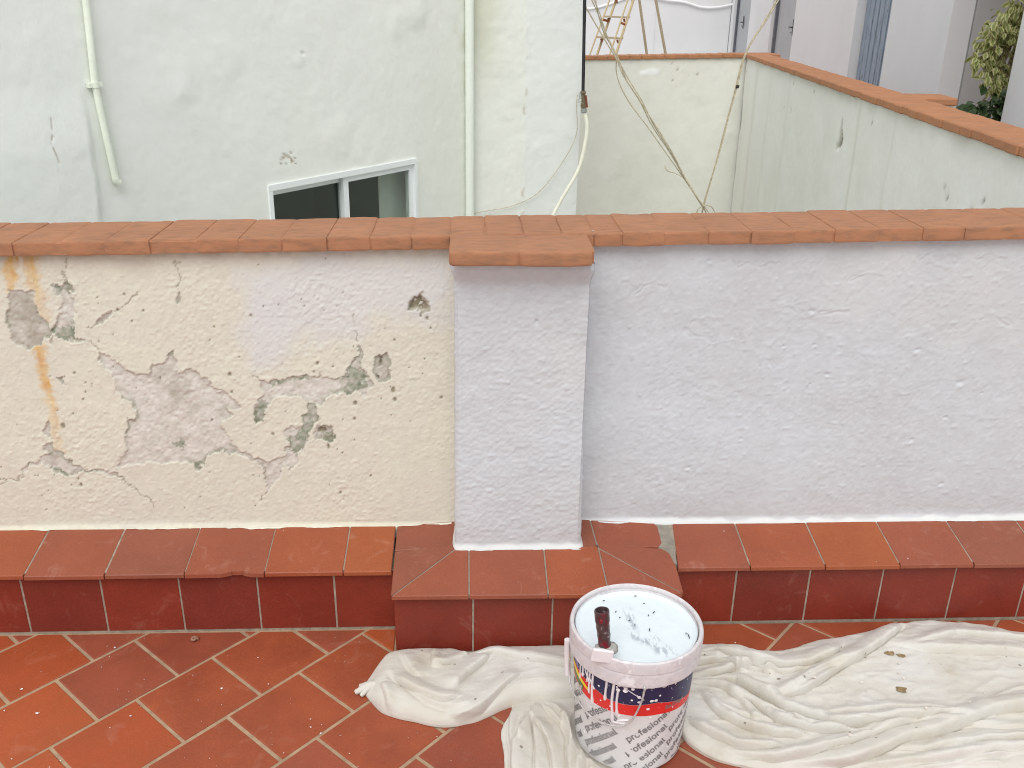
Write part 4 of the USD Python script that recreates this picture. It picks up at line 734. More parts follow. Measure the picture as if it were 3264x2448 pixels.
# far white wall closing the terrace
YF = float((FPp+FD*(t_end+.02))[1])
fw_ = obj('far_white_wall', cat_([bx(-2.5, FPp[0]+FD[0]*t_end-.01, YF, YF+.2, -.02, 3.4), bx(-.4, ony(*V(1415, 40), YF)[0], YF-.018, YF-.0005, -.02, 3.38)]), 'lilac_paint', None, label='plain lilac white wall standing behind the stepladder', cat='wall', kind='thing')
yc = YF-.035
cb = [ony(*V(x, y), yc) for x, y in [(1180, 24), (1252, 20), (1265, 19), (1285, 17), (1305, 12), (1330, 4), (1360, -6), (1400, -8), (1440, 0), (1460, 2), (1485, 6), (1510, 14), (1530, 16.5), (1560, 14), (1590, 7), (1620, 0), (1660, -8)]]
obj('white_cable', tube(spline(cb, 110), .018, 8), 'white_cable', None, smooth=True, label='thick white cable sagging in loops along the far lilac wall', cat='cable')

# ---- stepladder behind the far coping
lad = thing('stepladder', 'old cream painted metal stepladder standing behind the far coping, rust at its steps', 'ladder')
W5 = lambda x, y: ((1800+x/5.53), y/5.53)
LW = np.array([.5, -.866, 0.]); LS = np.array([.866, .5, 0.]); LNn = np.array([LS[1], -LS[0], 0.])
F1 = ony(*W5(575, 950), YB+1.1); sep = .36
def onl(x, y, k=0.): u, v = W5(x, y); return on(u, v, F1+LW*sep*k, LNn)
def rail(a, b, r, k, name, matn='ladder_paint', up=.9):
    A_, B_ = onl(*a, k), onl(*b, k); d = (A_-B_)/np.linalg.norm(A_-B_); top_ = A_+d*up; bot = B_-d*max(0, (B_[2]+.0)/max(d[2], .1)); return obj(name, tube([bot, B_, A_, top_], r, 10), matn, lad, smooth=30)
rail((905, 0), (575, 950), .0125, 0, 'rail'); rail((1210, 0), (910, 940), .0125, 1, 'rail')
rail((790, 0), (445, 950), .008, 0, 'brace_rail'); rail((1110, 0), (800, 945), .008, 1, 'brace_rail')
rail((1315, 0), (1445, 935), .0135, 0, 'leg', 'ladder_step'); rail((1605, 0), (1775, 930), .0135, 1, 'leg', 'ladder_step')
for (a, b, z) in [((740, 292), (1082, 325), 0), ((615, 652), (968, 690), 0), ((890, -30), (1230, 6), 0)]:
    A_, B_ = onl(*a, 0), onl(*b, 1); B_[2] = A_[2]; m = (A_+B_)/2; d = (B_-A_)/np.linalg.norm(B_-A_)
    st = obj('step', obox(m, (d, np.cross([0, 0, 1.], d), (0, 0, 1.)), (np.linalg.norm(B_-A_)+.01, .075, .016)), 'ladder_step', lad)
    for p, o in ((A_, .02), (B_, -.02)):
        obj('step_bracket', trimesh.convex.convex_hull(np.array([p+q*d+w_ for q in (o, o*2.4) for w_ in (np.array([0, 0, -.012]), np.array([.006, .006, -.045]), np.array([-.006, -.006, -.02]))])), 'ladder_rust', st)
for a, b, k in [((670, 345), (765, 372), 0), ((985, 398), (1060, 430), 1)]: obj('spacer', tube([onl(*a, k), onl(*b, k)], .011, 8), 'ladder_rust', lad, smooth=30)

# ---- telephone wires over the light well
yw = 3.7
wp = lambda u, v, y=yw: ony(*V(u, v), y)
wires = thing('hanging_wires', 'bundle of old grey cables drooping into the light well from the upper left', 'cable')
W = [[(1240, -38), (1265, 14), (1300, 75), (1318, 105), (1333, 130), (1345, 160), (1368, 195), (1393, 235), (1425, 285), (1455, 335), (1480, 385), (1505, 425), (1530, 458), (1545, 480)],
     [(1268, -30), (1283, 0), (1296, 30), (1308, 70), (1322, 103), (1340, 138), (1360, 175), (1385, 215), (1408, 262), (1440, 315), (1462, 352), (1490, 400), (1515, 440), (1530, 475)],
     [(1290, -30), (1287, 0), (1292, 30), (1312, 85), (1330, 118), (1331, 150), (1340, 185), (1362, 225), (1392, 265), (1430, 318), (1470, 375), (1500, 418), (1522, 452), (1530, 480)],
     [(1255, -35), (1278, 0), (1298, 45), (1320, 95), (1338, 132), (1352, 170), (1380, 215), (1405, 265), (1444, 325), (1476, 380), (1508, 432), (1526, 460), (1540, 485)]]
for k, L in enumerate(W): obj('cable', tube(spline([wp(x, y, yw+.012*k) for x, y in L], 90), .0036 if k else .0042, 6), 'old_cable', wires, smooth=True)
obj('loose_end', tube(spline([wp(1436, 357, yw-.02), wp(1443, 370, yw-.02), wp(1455, 373, yw), wp(1466, 378, yw), wp(1474, 382, yw)], 20), .0028, 6), 'old_cable', wires, smooth=True)
wires2 = thing('hanging_wires', 'two twisted pale cables slanting down from the upper right past the coping corner', 'cable')
for k, L in enumerate([[(1720, -45), (1682, 0), (1655, 45), (1625, 90), (1605, 135), (1594, 180), (1580, 230), (1562, 300), (1545, 360), (1530, 410), (1519, 450), (1512, 480)], [(1715, -48), (1676, 2), (1650, 48), (1619, 97), (1601, 140), (1590, 184), (1577, 235), (1556, 315), (1538, 380), (1524, 425), (1515, 470)]]):
    obj('cable', tube(spline([wp(x, y, yw+.05+.012*k) for x, y in L], 90), .0040, 6), 'old_cable', wires2, smooth=True)
cl = wp(1593, 187, yw+.04); obj('clip', cat_([trimesh.creation.icosphere(2, .011).apply_transform(np.diag([1, .8, 1.1, 1])).apply_translation(cl), tube([cl, cl+np.array([.012, 0, .006])], [.006, .002], 6)]), 'dark_clip', wires2, smooth=True)
obj('knot', cat_([tube(spline([wp(1506, 462, yw), wp(1514, 447, yw-.02), wp(1530, 444, yw-.02), wp(1543, 456, yw), wp(1548, 470, yw)], 20), .0034, 6)]), 'old_cable', wires2, smooth=True)

# ---- plants in the recess
def leaf(c, d, up, L, w, curl):
    """one folded leaf as 8 triangles; returns verts, faces, rib value"""
    d = d/np.linalg.norm(d); sd_ = np.cross(d, up); sd_ /= np.linalg.norm(sd_)+1e-9; n_ = np.cross(sd_, d); v = []; rb = []
    for t, ww in ((0, .08), (.3, .8), (.62, .9), (1, .04)):
        mid = c+d*(L*t)+n_*(-curl*L*t*t); v += [mid-sd_*w*ww+n_*w*ww*.35, mid, mid+sd_*w*ww+n_*w*ww*.35]; rb += [0, 1, 0]
    f = []
    for i in range(3):
        for j in range(2): a = i*3+j; f += [(a, a+3, a+4), (a, a+4, a+1)]
    return np.array(v), np.array(f), np.array(rb)
def plant(name, clusters, n_per, L, w, matn, base, label, cat, droop, r):
    p = thing(name, label, cat); Vv, Ff, Rb, k = [], [], [], 0; stems = []
    hub = np.mean(clusters, 0)+np.array([.15, .05, .12])
    for c in clusters:
        stems.append(tube(spline([base, (base+hub)/2+np.array([.03, 0, .05]), hub*.6+np.asarray(c)*.4+np.array([0, 0, .04]), c], 14), np.linspace(.006, .002, 14), 6))
        for _ in range(n_per):
            o = rng.normal(0, r, 3)*np.array([1, 1, .8]); d = o/np.linalg.norm(o)*.5+np.array([rng.normal(0, .4), rng.normal(-.2, .4), -droop+rng.normal(0, .35)]); q = rng.uniform(.6, 1.25)
            v, f, rb = leaf(np.asarray(c)+o, d, rng.normal(0, 1, 3)*.4+np.array([0, -.6, .8]), L*q, w*q, rng.uniform(.1, .6)); Vv.append(v); Ff.append(f+k); Rb.append(rb); k += len(v)
    obj('foliage', (np.vstack(Vv), np.vstack(Ff)), matn, p, smooth=True, prim=dict(rib=np.concatenate(Rb)), kind='stuff')
    obj('stems', cat_(stems), 'stem', p, smooth=True)
P10 = lambda x, y: (2860+x/4.106, y/4.106)
ypl = float((FPp+FD*e0)[1])+.18
cl10 = [(1620, 40), (1540, 130), (1470, 160), (1430, 200), (1580, 230), (1500, 260), (1350, 320), (1290, 370), (1420, 340), (1240, 400), (1180, 470), (1160, 510), (1230, 520), (1290, 460), (1540, 380), (1480, 450), (1400, 500), (1460, 560), (1390, 600), (1330, 560), (1290, 640), (1240, 690), (1190, 730), (1120, 760), (1080, 810), (1280, 760), (1210, 810), (1340, 760), (1430, 740), (1480, 820), (1400, 850), (1360, 900), (1420, 980), (1300, 950), (1240, 1040), (1200, 1060), (1380, 1080), (1400, 1150), (1290, 1130), (1440, 1040), (1540, 60), (1590, 330), (1530, 480)]
plant('potted_tree', [ony(*P10(x, y), ypl+rng.uniform(-.08, .08)) for x, y in cl10], 15, .050, .017, 'variegated_leaf', np.array([*ony(*P10(1700, 900), ypl+.1)[:2], .2]), 'variegated yellow green tree leaning out from behind the right house pier', 'tree', .75, .028)
plant('shrub', [ony(*P10(x, y), ypl-.05+rng.uniform(-.04, .04)) for x, y in [(1340, 1290), (1320, 1360), (1380, 1400), (1350, 1330), (1370, 1480), (1390, 1540), (1040, 1420), (1080, 1450), (1000, 1450), (1060, 1400), (1110, 1460)]], 12, .06, .026, 'green_leaf', np.array([*ony(*P10(1300, 1600), ypl)[:2], .3]), 'dark green broad leaved shrub peeping over the right coping', 'shrub', .2, .022)

# ================================================================== DROP CLOTH (relaxed as cloth on the floor)
BC = np.array([.366, -.563]); BR0, BR1, BH = .121, .134, .245       # bucket: axis, radius at foot and below the collar, collar height
from scipy.ndimage import gaussian_filter
def roll(X, Y, line, h, wf, wn, seed=0):
    """a fold rolled over a crease: a slow rise to a crest that leans out over the near side, with a groove under it; returns height and lean"""
    wn = wn*.75; wf = wf*.85; L = np.asarray(line, float); best = np.full(X.shape, 9.); sg = np.ones(X.shape); tt = np.zeros(X.shape); nx = np.zeros(X.shape); ny = np.ones(X.shape); seg = np.r_[0, np.cumsum(np.linalg.norm(np.diff(L, axis=0), axis=1))]
    for k in range(len(L)-1):
        a, d = L[k], L[k+1]-L[k]; l = np.linalg.norm(d); d = d/l; t = np.clip((X-a[0])*d[0]+(Y-a[1])*d[1], 0, l); qx, qy = X-a[0]-d[0]*t, Y-a[1]-d[1]*t; r = np.hypot(qx, qy); m = r < best
        best = np.where(m, r, best); sg = np.where(m, np.sign(d[0]*qy-d[1]*qx), sg); tt = np.where(m, (seg[k]+t)/seg[-1], tt); nx = np.where(m, -d[1], nx); ny = np.where(m, d[0], ny)
    wob = (noise(np.dstack([X*16, Y*16, 0*X+seed]), 7)-.5)*.006; d = best*sg+wob; fade = sm(0, .22, tt)*sm(0, .18, 1-tt)*(.7+.6*noise(np.dstack([X*11, Y*11, 0*X+seed+3]), 8))
    prof = np.where(d > 0, np.exp(-(np.maximum(d-wn, 0)/wf)**1.6)*sm(-wn*.2, wn, d), 0)-.35*np.exp(-((d+wn*.9)/(wn*.9))**2)
    lean = .75*h*fade*np.exp(-((d-wn)/(wn*1.5))**2)
    return np.stack([h*prof*fade, -nx*lean, -ny*lean])
RC = [([(.575, -.300), (.635, -.299), (.677, -.320), (.731, -.353), (.778, -.364), (.857, -.357), (.929, -.323), (.99, -.27)], .020, .034, .005), ([(1.09, -.262), (1.122, -.289), (1.181, -.303), (1.282, -.321), (1.370, -.322), (1.434, -.333), (1.6, -.35), (1.8, -.36)], .016, .05, .004),
    ([(.70, -.50), (.745, -.471), (.804, -.450), (.882, -.404), (.969, -.344), (1.075, -.274), (1.159, -.213), (1.2, -.18)], .019, .030, .007), ([(.545, -.40), (.617, -.387), (.666, -.361), (.714, -.353), (.743, -.369), (.751, -.412)], .018, .016, .004),
    ([(.55, -.40), (.612, -.406), (.659, -.416), (.702, -.453), (.726, -.479), (.749, -.508), (.796, -.534), (.841, -.560), (.924, -.559), (1.005, -.554), (1.10, -.553), (1.2, -.56)], .022, .020, .005), ([(.54, -.41), (.608, -.421), (.641, -.451), (.676, -.486), (.701, -.520), (.720, -.548), (.764, -.571), (.832, -.586), (.9, -.59)], .018, .014, .004),
    ([(.55, -.43), (.565, -.463), (.579, -.506), (.598, -.539), (.637, -.567), (.699, -.590), (.78, -.60)], .016, .020, .004), ([(.82, -.53), (.853, -.528), (.917, -.527), (1.001, -.518), (1.093, -.527), (1.15, -.53)], .012, .020, .004),
    ([(.66, -.675), (.716, -.680), (.783, -.677), (.862, -.665), (.941, -.638), (.998, -.614), (1.062, -.600), (1.133, -.576), (1.182, -.556), (1.235, -.533), (1.279, -.526), (1.328, -.519), (1.5, -.50), (1.8, -.50)], .024, .032, .006), ([(.56, -.635), (.627, -.656), (.677, -.662), (.735, -.656), (.797, -.639), (.882, -.616), (.971, -.587), (1.05, -.57)], .015, .018, .004),
    ([(.50, -.53), (.514, -.548), (.535, -.575), (.563, -.601), (.605, -.628), (.662, -.639), (.72, -.64)], .016, .018, .004), ([(.90, -.645), (.945, -.648), (1.019, -.650), (1.106, -.630), (1.185, -.625), (1.269, -.622), (1.5, -.60), (1.8, -.60)], .014, .018, .004),
    ([(.82, -.690), (.871, -.690), (.969, -.678), (1.065, -.674), (1.169, -.654), (1.252, -.652), (1.5, -.64), (1.8, -.65)], .014, .016, .004), ([(.70, -.48), (.766, -.454), (.894, -.373), (.997, -.325), (1.03, -.30)], .010, .014, .006), ([(1.15, -.29), (1.219, -.271), (1.298, -.245), (1.382, -.258), (1.470, -.270), (1.6, -.28)], .012, .030, .008),
    ([(.62, -.44), (.653, -.480), (.665, -.525), (.671, -.558)], .014, .014, .004), ([(.53, -.36), (.57, -.345), (.63, -.335), (.70, -.38)], .016, .014, .004), ([(.52, -.33), (.60, -.318), (.66, -.335), (.72, -.37), (.80, -.385), (.88, -.37)], .012, .014, .004)]
LC = [([(-.18, -.405), (-.162, -.414), (-.138, -.430), (-.114, -.447), (-.083, -.467), (-.053, -.477), (-.01, -.474)], .011, .022, .005), ([(-.086, -.285), (-.088, -.310), (-.089, -.338), (-.084, -.372)], .011, .016, .003), ([(-.084, -.358), (-.082, -.356), (-.050, -.347), (-.016, -.324), (.004, -.300)], .012, .020, .004),
    ([(-.036, -.455), (-.033, -.448), (-.024, -.414), (-.006, -.380), (.037, -.333), (.06, -.31)], .012, .026, .010), ([(-.06, -.52), (-.040, -.519), (-.015, -.520), (.022, -.504), (.060, -.465), (.100, -.418), (.14, -.385)], .012, .024, .008), ([(0., -.305), (.019, -.308), (.064, -.306), (.117, -.327), (.169, -.353), (.240, -.369), (.30, -.375)], .013, .030, .003),
    ([(-.17, -.31), (-.162, -.328), (-.141, -.376), (-.118, -.412)], .008, .024, .010), ([(-.21, -.37), (-.198, -.379), (-.175, -.406), (-.130, -.445), (-.093, -.483), (-.028, -.506), (.02, -.50)], .007, .030, .010), ([(-.21, -.415), (-.204, -.428), (-.192, -.458), (-.184, -.500)], .010, .012, .004)]
TC = [([(.112, -.455), (.108, -.469), (.096, -.515), (.092, -.566), (.099, -.615), (.094, -.668), (.10, -.78)], .012, .020, .005), ([(.126, -.49), (.122, -.505), (.113, -.567), (.102, -.599), (.097, -.668), (.105, -.78)], .012, .026, .005), ([(.158, -.445), (.158, -.456), (.156, -.499), (.141, -.516), (.118, -.563), (.11, -.60)], .016, .012, .004), ([(.150, -.50), (.151, -.517), (.154, -.551), (.153, -.601), (.145, -.670), (.15, -.78)], .018, .020, .004),
    ([(.168, -.45), (.175, -.464), (.192, -.500), (.214, -.536), (.226, -.586), (.220, -.672), (.22, -.78)], .014, .018, .004), ([(.155, -.515), (.160, -.534), (.178, -.585), (.183, -.634), (.183, -.671), (.19, -.78)], .016, .016, .004), ([(.18, -.445), (.188, -.461), (.221, -.519), (.228, -.570), (.23, -.60)], .012, .014, .004), ([(.252, -.585), (.249, -.597), (.236, -.673), (.24, -.78)], .014, .012, .004), ([(.27, -.62), (.265, -.630), (.262, -.673), (.27, -.78)], .012, .012, .004), ([(.30, -.68), (.31, -.70), (.30, -.76)], .010, .010, .003), ([(.335, -.69), (.34, -.72), (.33, -.78)], .010, .012, .003), ([(.37, -.70), (.38, -.73), (.37, -.78)], .010, .012, .003), ([(.41, -.69), (.42, -.73), (.41, -.78)], .010, .012, .003)]
def cloth_long():
    N, Mm = 620, 170
    kx = [-.252, -.232, -.20, -.15, -.05, 0, .08, .16, .25, .37, .46, .50, .56, .65, .80, .93, 1.12, 1.25, 1.38, 1.5, 1.8]
    kt = [-.375, -.335, -.285, -.266, -.264, -.278, -.266, -.266, -.268, -.268, -.268, -.258, -.250, -.266, -.288, -.252, -.205, -.170, -.186, -.232, -.27]
    kb = [-.415, -.445, -.482, -.502, -.526, -.520, -.478, -.450, -.444, -.440, -.47, -.600, -.655, -.680, -.688, -.695, -.705, -.72, -.74, -.76, -.80]
    from scipy.interpolate import PchipInterpolator
    xs = np.linspace(-.252, 1.8, N); t = PchipInterpolator(kx, kt)(xs); b = PchipInterpolator(kx, kb)(xs); jg = fbm(np.c_[xs*9, 0*xs, 0*xs], 3, 405)-.5; t = t+jg*.012*sm(.4, .6, xs); b = b+(fbm(np.c_[xs*8, 0*xs+5, 0*xs], 3, 406)-.5)*.018; v = np.linspace(0, 1, Mm)
    X = np.repeat(xs[:, None], Mm, 1); Y = t[:, None]+(b-t)[:, None]*v[None]; right = sm(.34, .56, X); Vv = np.repeat(v[None], N, 0); P3 = np.c_[X.ravel(), Y.ravel(), 0*X.ravel()]; nz = lambda f, o, s_: fbm(P3*f, o, s_).reshape(X.shape)-.5
    LX = np.zeros((3,)+X.shape); S = np.zeros(X.shape); edge = np.clip(1-np.abs(2*Vv-1)**5.5, 0, 1)**.5
    S += (1-right)*.040*edge*sm(-.252, -.19, X)**.6*(.85+.6*nz(9, 2, 407)) + right*.013*np.clip(1-np.abs(2*Vv-1)**8, 0, 1)**.5
    for k, (l, h, wf, wn) in enumerate(RC): LX += roll(X, Y, l, h*1.5, wf, wn, k)*right
    for k, (l, h, wf, wn) in enumerate(LC): LX += roll(X, Y, l, h*1.5, wf, wn, 30+k)*(1-right)
    # companions: weaker folds that run beside the main ones
    r2 = np.random.default_rng(77)
    for k in range(18):
        l, h, wf, wn = RC[int(r2.choice([4, 5, 6, 8, 9, 10, 11, 12, 8, 12, 4]))]; L = np.asarray(l, float); n_ = len(L); a = int(r2.integers(0, max(1, n_-4))); L = L[a:a+int(r2.integers(4, n_+1))]
        if len(L) < 3: continue
        L = L+np.array([r2.normal(0, .03), r2.normal(0, .020)])+np.c_[np.zeros(len(L)), np.linspace(0, r2.normal(0, .025), len(L))]; LX += roll(X, Y, L, h*r2.uniform(.3, .6), r2.uniform(.006, .014), r2.uniform(.003, .005), 60+k)*right
    S += right*(.010*np.maximum(nz(7, 3, 408), 0)+.004*nz(26, 2, 409))+(1-right)*.004*nz(22, 2, 410)
    wk = fbm(np.dstack([X*16+2*nz(6, 2, 416), Y*26+2*nz(6, 2, 417), 0*X]), 3, 418); w2_ = fbm(np.dstack([X*34+1.5*nz(9, 2, 424), Y*55+1.5*nz(9, 2, 425), 0*X]), 2, 426); S = S+.0032*(1-np.abs(2*wk-1))**4*(.35+right)+.0009*(1-np.abs(2*w2_-1))**5
    S = S+LX[0]; S = gaussian_filter(S, (1.3, .8)); hold = np.minimum(1, np.minimum(Vv, 1-Vv)/.04); lx_, ly_ = gaussian_filter(LX[1], 1.6)*hold, gaussian_filter(LX[2], 1.6)*hold
    P = np.dstack([X+lx_, Y+ly_, .004+np.maximum(S, 0)])
    return P
def refine_grid(P, k=2):
    """cubic refinement of a relaxed grid"""
    from scipy.interpolate import RectBivariateSpline
    n, m = P.shape[:2]; u, v = np.linspace(0, n-1, (n-1)*k+1), np.linspace(0, m-1, (m-1)*k+1)
    return np.dstack([RectBivariateSpline(np.arange(n), np.arange(m), P[..., c])(u, v) for c in range(3)])
def cloth_tail():
    N, Mm = 120, 150; us = np.linspace(0, 1, N); vs = np.linspace(0, 1, Mm); U, W = np.meshgrid(us, vs, indexing='ij')
    xl = np.interp(vs, [0, .12, .3, .45, .6, .8, 1], [.102, .100, .080, .076, .082, .084, .09]); xr = np.interp(vs, [0, .25, .5, .66, .76, 1], [.262, .262, .30, .40, .47, .50])
    xl = xl+(fbm(np.c_[vs*7, 0*vs, 0*vs], 3, 414)-.5)*.016; X = xl[None]+(xr-xl)[None]*U; Y = -.436-.36*W; P3 = np.c_[X.ravel(), Y.ravel(), 0*X.ravel()]; nz = lambda f, o, s_: fbm(P3*f, o, s_).reshape(X.shape)-.5
    LX = np.zeros((3,)+X.shape); S = .010*np.clip(1-np.abs(2*U-1)**6, 0, 1)**.5
    for k, (l, h, wf, wn) in enumerate(TC): LX = LX+roll(X, Y, l, h*.85, wf*1.3, wn*1.3, 110+k)*np.array([1, .6, .6])[:, None, None]
    S = S+LX[0]+.004*nz(24, 2, 415)
    d_ = np.hypot(X-BC[0], Y-BC[1]); S = np.where(d_ < BR0+.012, S*sm(BR0-.005, BR0+.02, d_), S)
    S = gaussian_filter(S, (.6, .6))*sm(-.436, -.492, Y); hold = np.minimum(1, np.minimum(U, 1-U)/.06)*sm(-.436, -.492, Y)*np.where(d_ < BR0+.03, 0, 1); P = np.dstack([X+gaussian_filter(LX[1], .8)*hold, Y+gaussian_filter(LX[2], .8)*hold, .003+np.maximum(S, 0)]);
    return P
def cloth_mesh(P, k=2):
    G = refine_grid(P, k); n, m = G.shape[:2]
    fine = (fbm(G.reshape(-1, 3)*np.array([60, 60, 60]), 2, 421).reshape(n, m)-.5)*.0010; G[..., 2] += fine
    # a turned hem: thickness at the border
    lowb = G.copy(); lowb[..., 2] = np.maximum(G[..., 2]-.003, .0008)
    top = trimesh.Trimesh(G.reshape(-1, 3), gridfaces(n, m, flip=True), process=False)
    idx = np.r_[np.arange(m), np.arange(1, n)*m+m-1, (n-1)*m+np.arange(m-2, -1, -1), np.arange(n-2, 0, -1)*m]
    a = G.reshape(-1, 3)[idx]; b = lowb.reshape(-1, 3)[idx]; b[:, 2] = .0005; kk = len(idx); v = np.vstack([a, b]); f = []
    for i in range(kk): j = (i+1) % kk; f += [(i, kk+i, kk+j), (i, kk+j, j)]
    return [top, trimesh.Trimesh(v, f, process=False)]
parts = cloth_mesh(cloth_long(), 1)+cloth_mesh(cloth_tail(), 1)
# the twisted corner at the left end
tw = []
cx, cy = -.238, -.405
for a0, l, r in ((2.6, .030, .012), (3.3, .034, .014), (3.9, .026, .011), (3.0, .020, .013)):
    p = [np.array([cx+.03, cy+.0, .016]), np.array([cx+.012, cy+.004, .020]), np.array([cx+l*math.cos(a0)*.6, cy+l*math.sin(a0)*.6, .013]), np.array([cx+l*math.cos(a0), cy+l*math.sin(a0), .007])]
    tw.append(tube(spline(p, 12), np.linspace(r, r*.45, 12), 10))
tw = cat_(tw); tw.vertices = tw.vertices+(noise(tw.vertices*90, 431)[:, None]-.5)*np.array([.006, .006, .004]); tw.vertices[:, 2] = np.maximum(tw.vertices[:, 2], .001)
cl_ = cat_(parts+[tw])
obj('drop_cloth', cl_, 'cotton', None, smooth=75, label='crumpled off white cotton drop cloth spread on the terracotta floor round the bucket', cat='drop cloth')
ctree = None
from scipy.spatial import cKDTree
ctree = cKDTree(cl_.vertices[:, :2])
def cloth_z(x, y): i = ctree.query_ball_point((x, y), .006); return float(cl_.vertices[i, 2].max()) if i else .004
def flake(x, y, r, th, seed, z=None):
    a = np.sort(np.random.default_rng(seed).uniform(0, 2*np.pi, 11)); rr = r*np.random.default_rng(seed+1).uniform(.45, 1.05, 11); z = cloth_z(x, y)+.0008 if z is None else z
    o = np.c_[x+np.cos(a)*rr*1.25, y+np.sin(a)*rr, np.full(11, z)+np.random.default_rng(seed+2).uniform(0, .002, 11)]; t = o.copy(); t[:, 2] += th; t[:, :2] = (t[:, :2]-(x, y))*.86+(x, y)
    v = np.vstack([o, t, [[x, y, z+th*1.25]]]); f = []
    for i in range(11): j = (i+1) % 11; f += [(i, j, 11+j), (i, 11+j, 11+i), (11+i, 11+j, 22)]
    return trimesh.Trimesh(v, f, process=False)
R8 = lambda x, y: (2100+x/1.9003, 1600+y/1.9003)
c1 = onz(*R8(1472, 1155), .012); obj('plaster_chip', flake(c1[0], c1[1], .014, .0035, 5), 'plaster_chip', None, label='brown plaster chip lying alone on the flat middle of the drop cloth', cat='plaster chip')
c2 = onz(*R8(1400, 925), .02); obj('plaster_chip', cat_([flake(c2[0], c2[1], .012, .003, 8), flake(c2[0]+.026, c2[1]-.005, .010, .002, 9)]), 'plaster_chip', None, label='long broken plaster chip below the upper fold of the drop cloth', cat='plaster chip')
bits = []
for (x, y, r) in [(925, 1140, .007), (1225, 1108, .006), (1450, 1055, .004), (1480, 1088, .004), (1590, 1368, .005), (1445, 1000, .003), (710, 935, .003), (1255, 1165, .003), (1145, 1495, .006)]:
    c = onz(*R8(x, y), .012); bits.append(flake(c[0], c[1], r, .0015, int(x)))
for _ in range(26):
    x, y = rng.uniform(.62, 1.5), rng.uniform(-.62, -.28); bits.append(flake(x, y, rng.uniform(.0012, .0025), .001, int(rng.integers(9999))))
obj('paint_flakes', cat_(bits), 'paint_chip', None, label='scattered small white paint flakes lying on the drop cloth', cat='paint flakes', kind='stuff')
E5 = lambda x, y: (x/1.7015, 1500+y/1.7015)
sn = onz(*E5(1055, 918), .004); obj('snail_shell', cat_([tube(spline([sn+np.array([.006, 0, 0]), sn+np.array([.002, .005, .003]), sn+np.array([-.005, .003, .004]), sn+np.array([-.004, -.004, .003]), sn+np.array([.003, -.003, .004]), sn+np.array([.001, .001, .006])], 24), np.linspace(.0055, .0025, 24), 8)]), 'snail', None, smooth=True, label='tiny pale snail shell on the floor tile below the chipped ledge tile', cat='snail shell')
sp = []
for _ in range(150):
    x, y = rng.uniform(-1.25, .5), rng.uniform(-.75, -.17)
    if x > -.26 and y > -.54: continue
    sp.append(flake(x, y, float(np.clip(rng.gamma(1.4, .0008), .0006, .0042)), .0005, int(rng.integers(99999)), .0012))
obj('paint_spatter', cat_(sp), 'dried_paint', None, label='fine white paint spatter dotted over the terracotta floor tiles', cat='paint spatter', kind='stuff')

# ================================================================== PAINT BUCKET
ZB = .006; bx_, by_ = BC
bucket = thing('paint_bucket', 'used white plastic paint bucket with navy and red label standing on the drop cloth', 'bucket'); TALL = 1.065; UsdGeom.Xformable(bucket).AddScaleOp().Set(Gf.Vec3f(1, 1, TALL))
HB = .292
outer = [(0, ZB), (BR0-.006, ZB), (BR0-.001, ZB+.003), (BR0, ZB+.010), (BR1, ZB+.236), (BR1, ZB+.262)]
inner = [(BR1-.003, ZB+.262), (BR0-.004, ZB+.075), (BR0-.012, ZB+.066), (0, ZB+.062)]
obj('body', lathe(outer, (bx_, by_, 0), 96), 'bucket_plastic', bucket, smooth=30)
col = [(BR1+.0008, ZB+.2330), (BR1+.0085, ZB+.2325), (BR1+.0100, ZB+.235), (BR1+.0100, ZB+.258), (BR1+.0085, ZB+.2605), (BR1+.0085, ZB+.2635), (BR1+.0108, ZB+.266), (BR1+.0112, ZB+.282), (BR1+.0095, ZB+.289), (BR1+.0060, ZB+.2915), (BR1+.0025, ZB+.290), (BR1+.0010, ZB+.284), (BR1-.0015, ZB+.260)]
colm = lathe(col, (0, 0, 0), 128); v_ = colm.vertices; rad = np.hypot(v_[:, 0], v_[:, 1]); k_ = 1+(fbm(v_*60, 3, 441)-.5)*.012*(rad > BR1+.004); colm.vertices = np.c_[v_[:, :2]*k_[:, None], v_[:, 2]]; colm.apply_translation((bx_, by_, 0))
obj('collar', colm, 'bucket_collar', bucket, smooth=30)
obj('inner_wall', lathe([(BR1-.0012, ZB+.2835), (BR1-.0020, ZB+.255)], (bx_, by_, 0), 96), 'bucket_collar', bucket, smooth=60)
RS = lambda x, y: (1750+x/2.56, 1800+y/2.56)
ZL = ZB+.2715
rr_, aa_ = np.linspace(0, BR1-.0015, 60), np.linspace(0, 2*np.pi, 181); RR, AA = np.meshgrid(rr_, aa_, indexing='ij'); xx, yy = bx_+RR*np.cos(AA), by_+RR*np.sin(AA); Pz = np.c_[xx.ravel(), yy.ravel(), 0*xx.ravel()]
pl = LineString([tuple(onz(*RS(x, y), ZL*TALL)[:2]) for x, y in [(640, 370), (665, 470), (700, 590), (790, 625), (870, 660), (905, 710), (980, 725)]]); p2 = LineString([tuple(onz(*RS(x, y), ZL*TALL)[:2]) for x, y in [(770, 590), (870, 600), (930, 670), (1010, 720)]])
pd_ = np.minimum(shapely.distance(pl, shapely.points(xx.ravel(), yy.ravel())), shapely.distance(p2, shapely.points(xx.ravel(), yy.ravel()))); scr = np.exp(-(pd_/.011)**2)*(.5+fbm(Pz*50, 2, 481))
zs_ = ZL+.006*np.clip((RR-(BR1-.014))/.0125, 0, 1)**2+((fbm(Pz*22, 3, 482)-.5)*.0035).reshape(RR.shape)
obj('white_paint', (np.c_[xx.ravel(), yy.ravel(), zs_.ravel()], gridfaces(60, 181)), 'wet_paint', bucket, smooth=True, prim=dict(scratch=np.clip(scr, 0, 1)))
sk = []
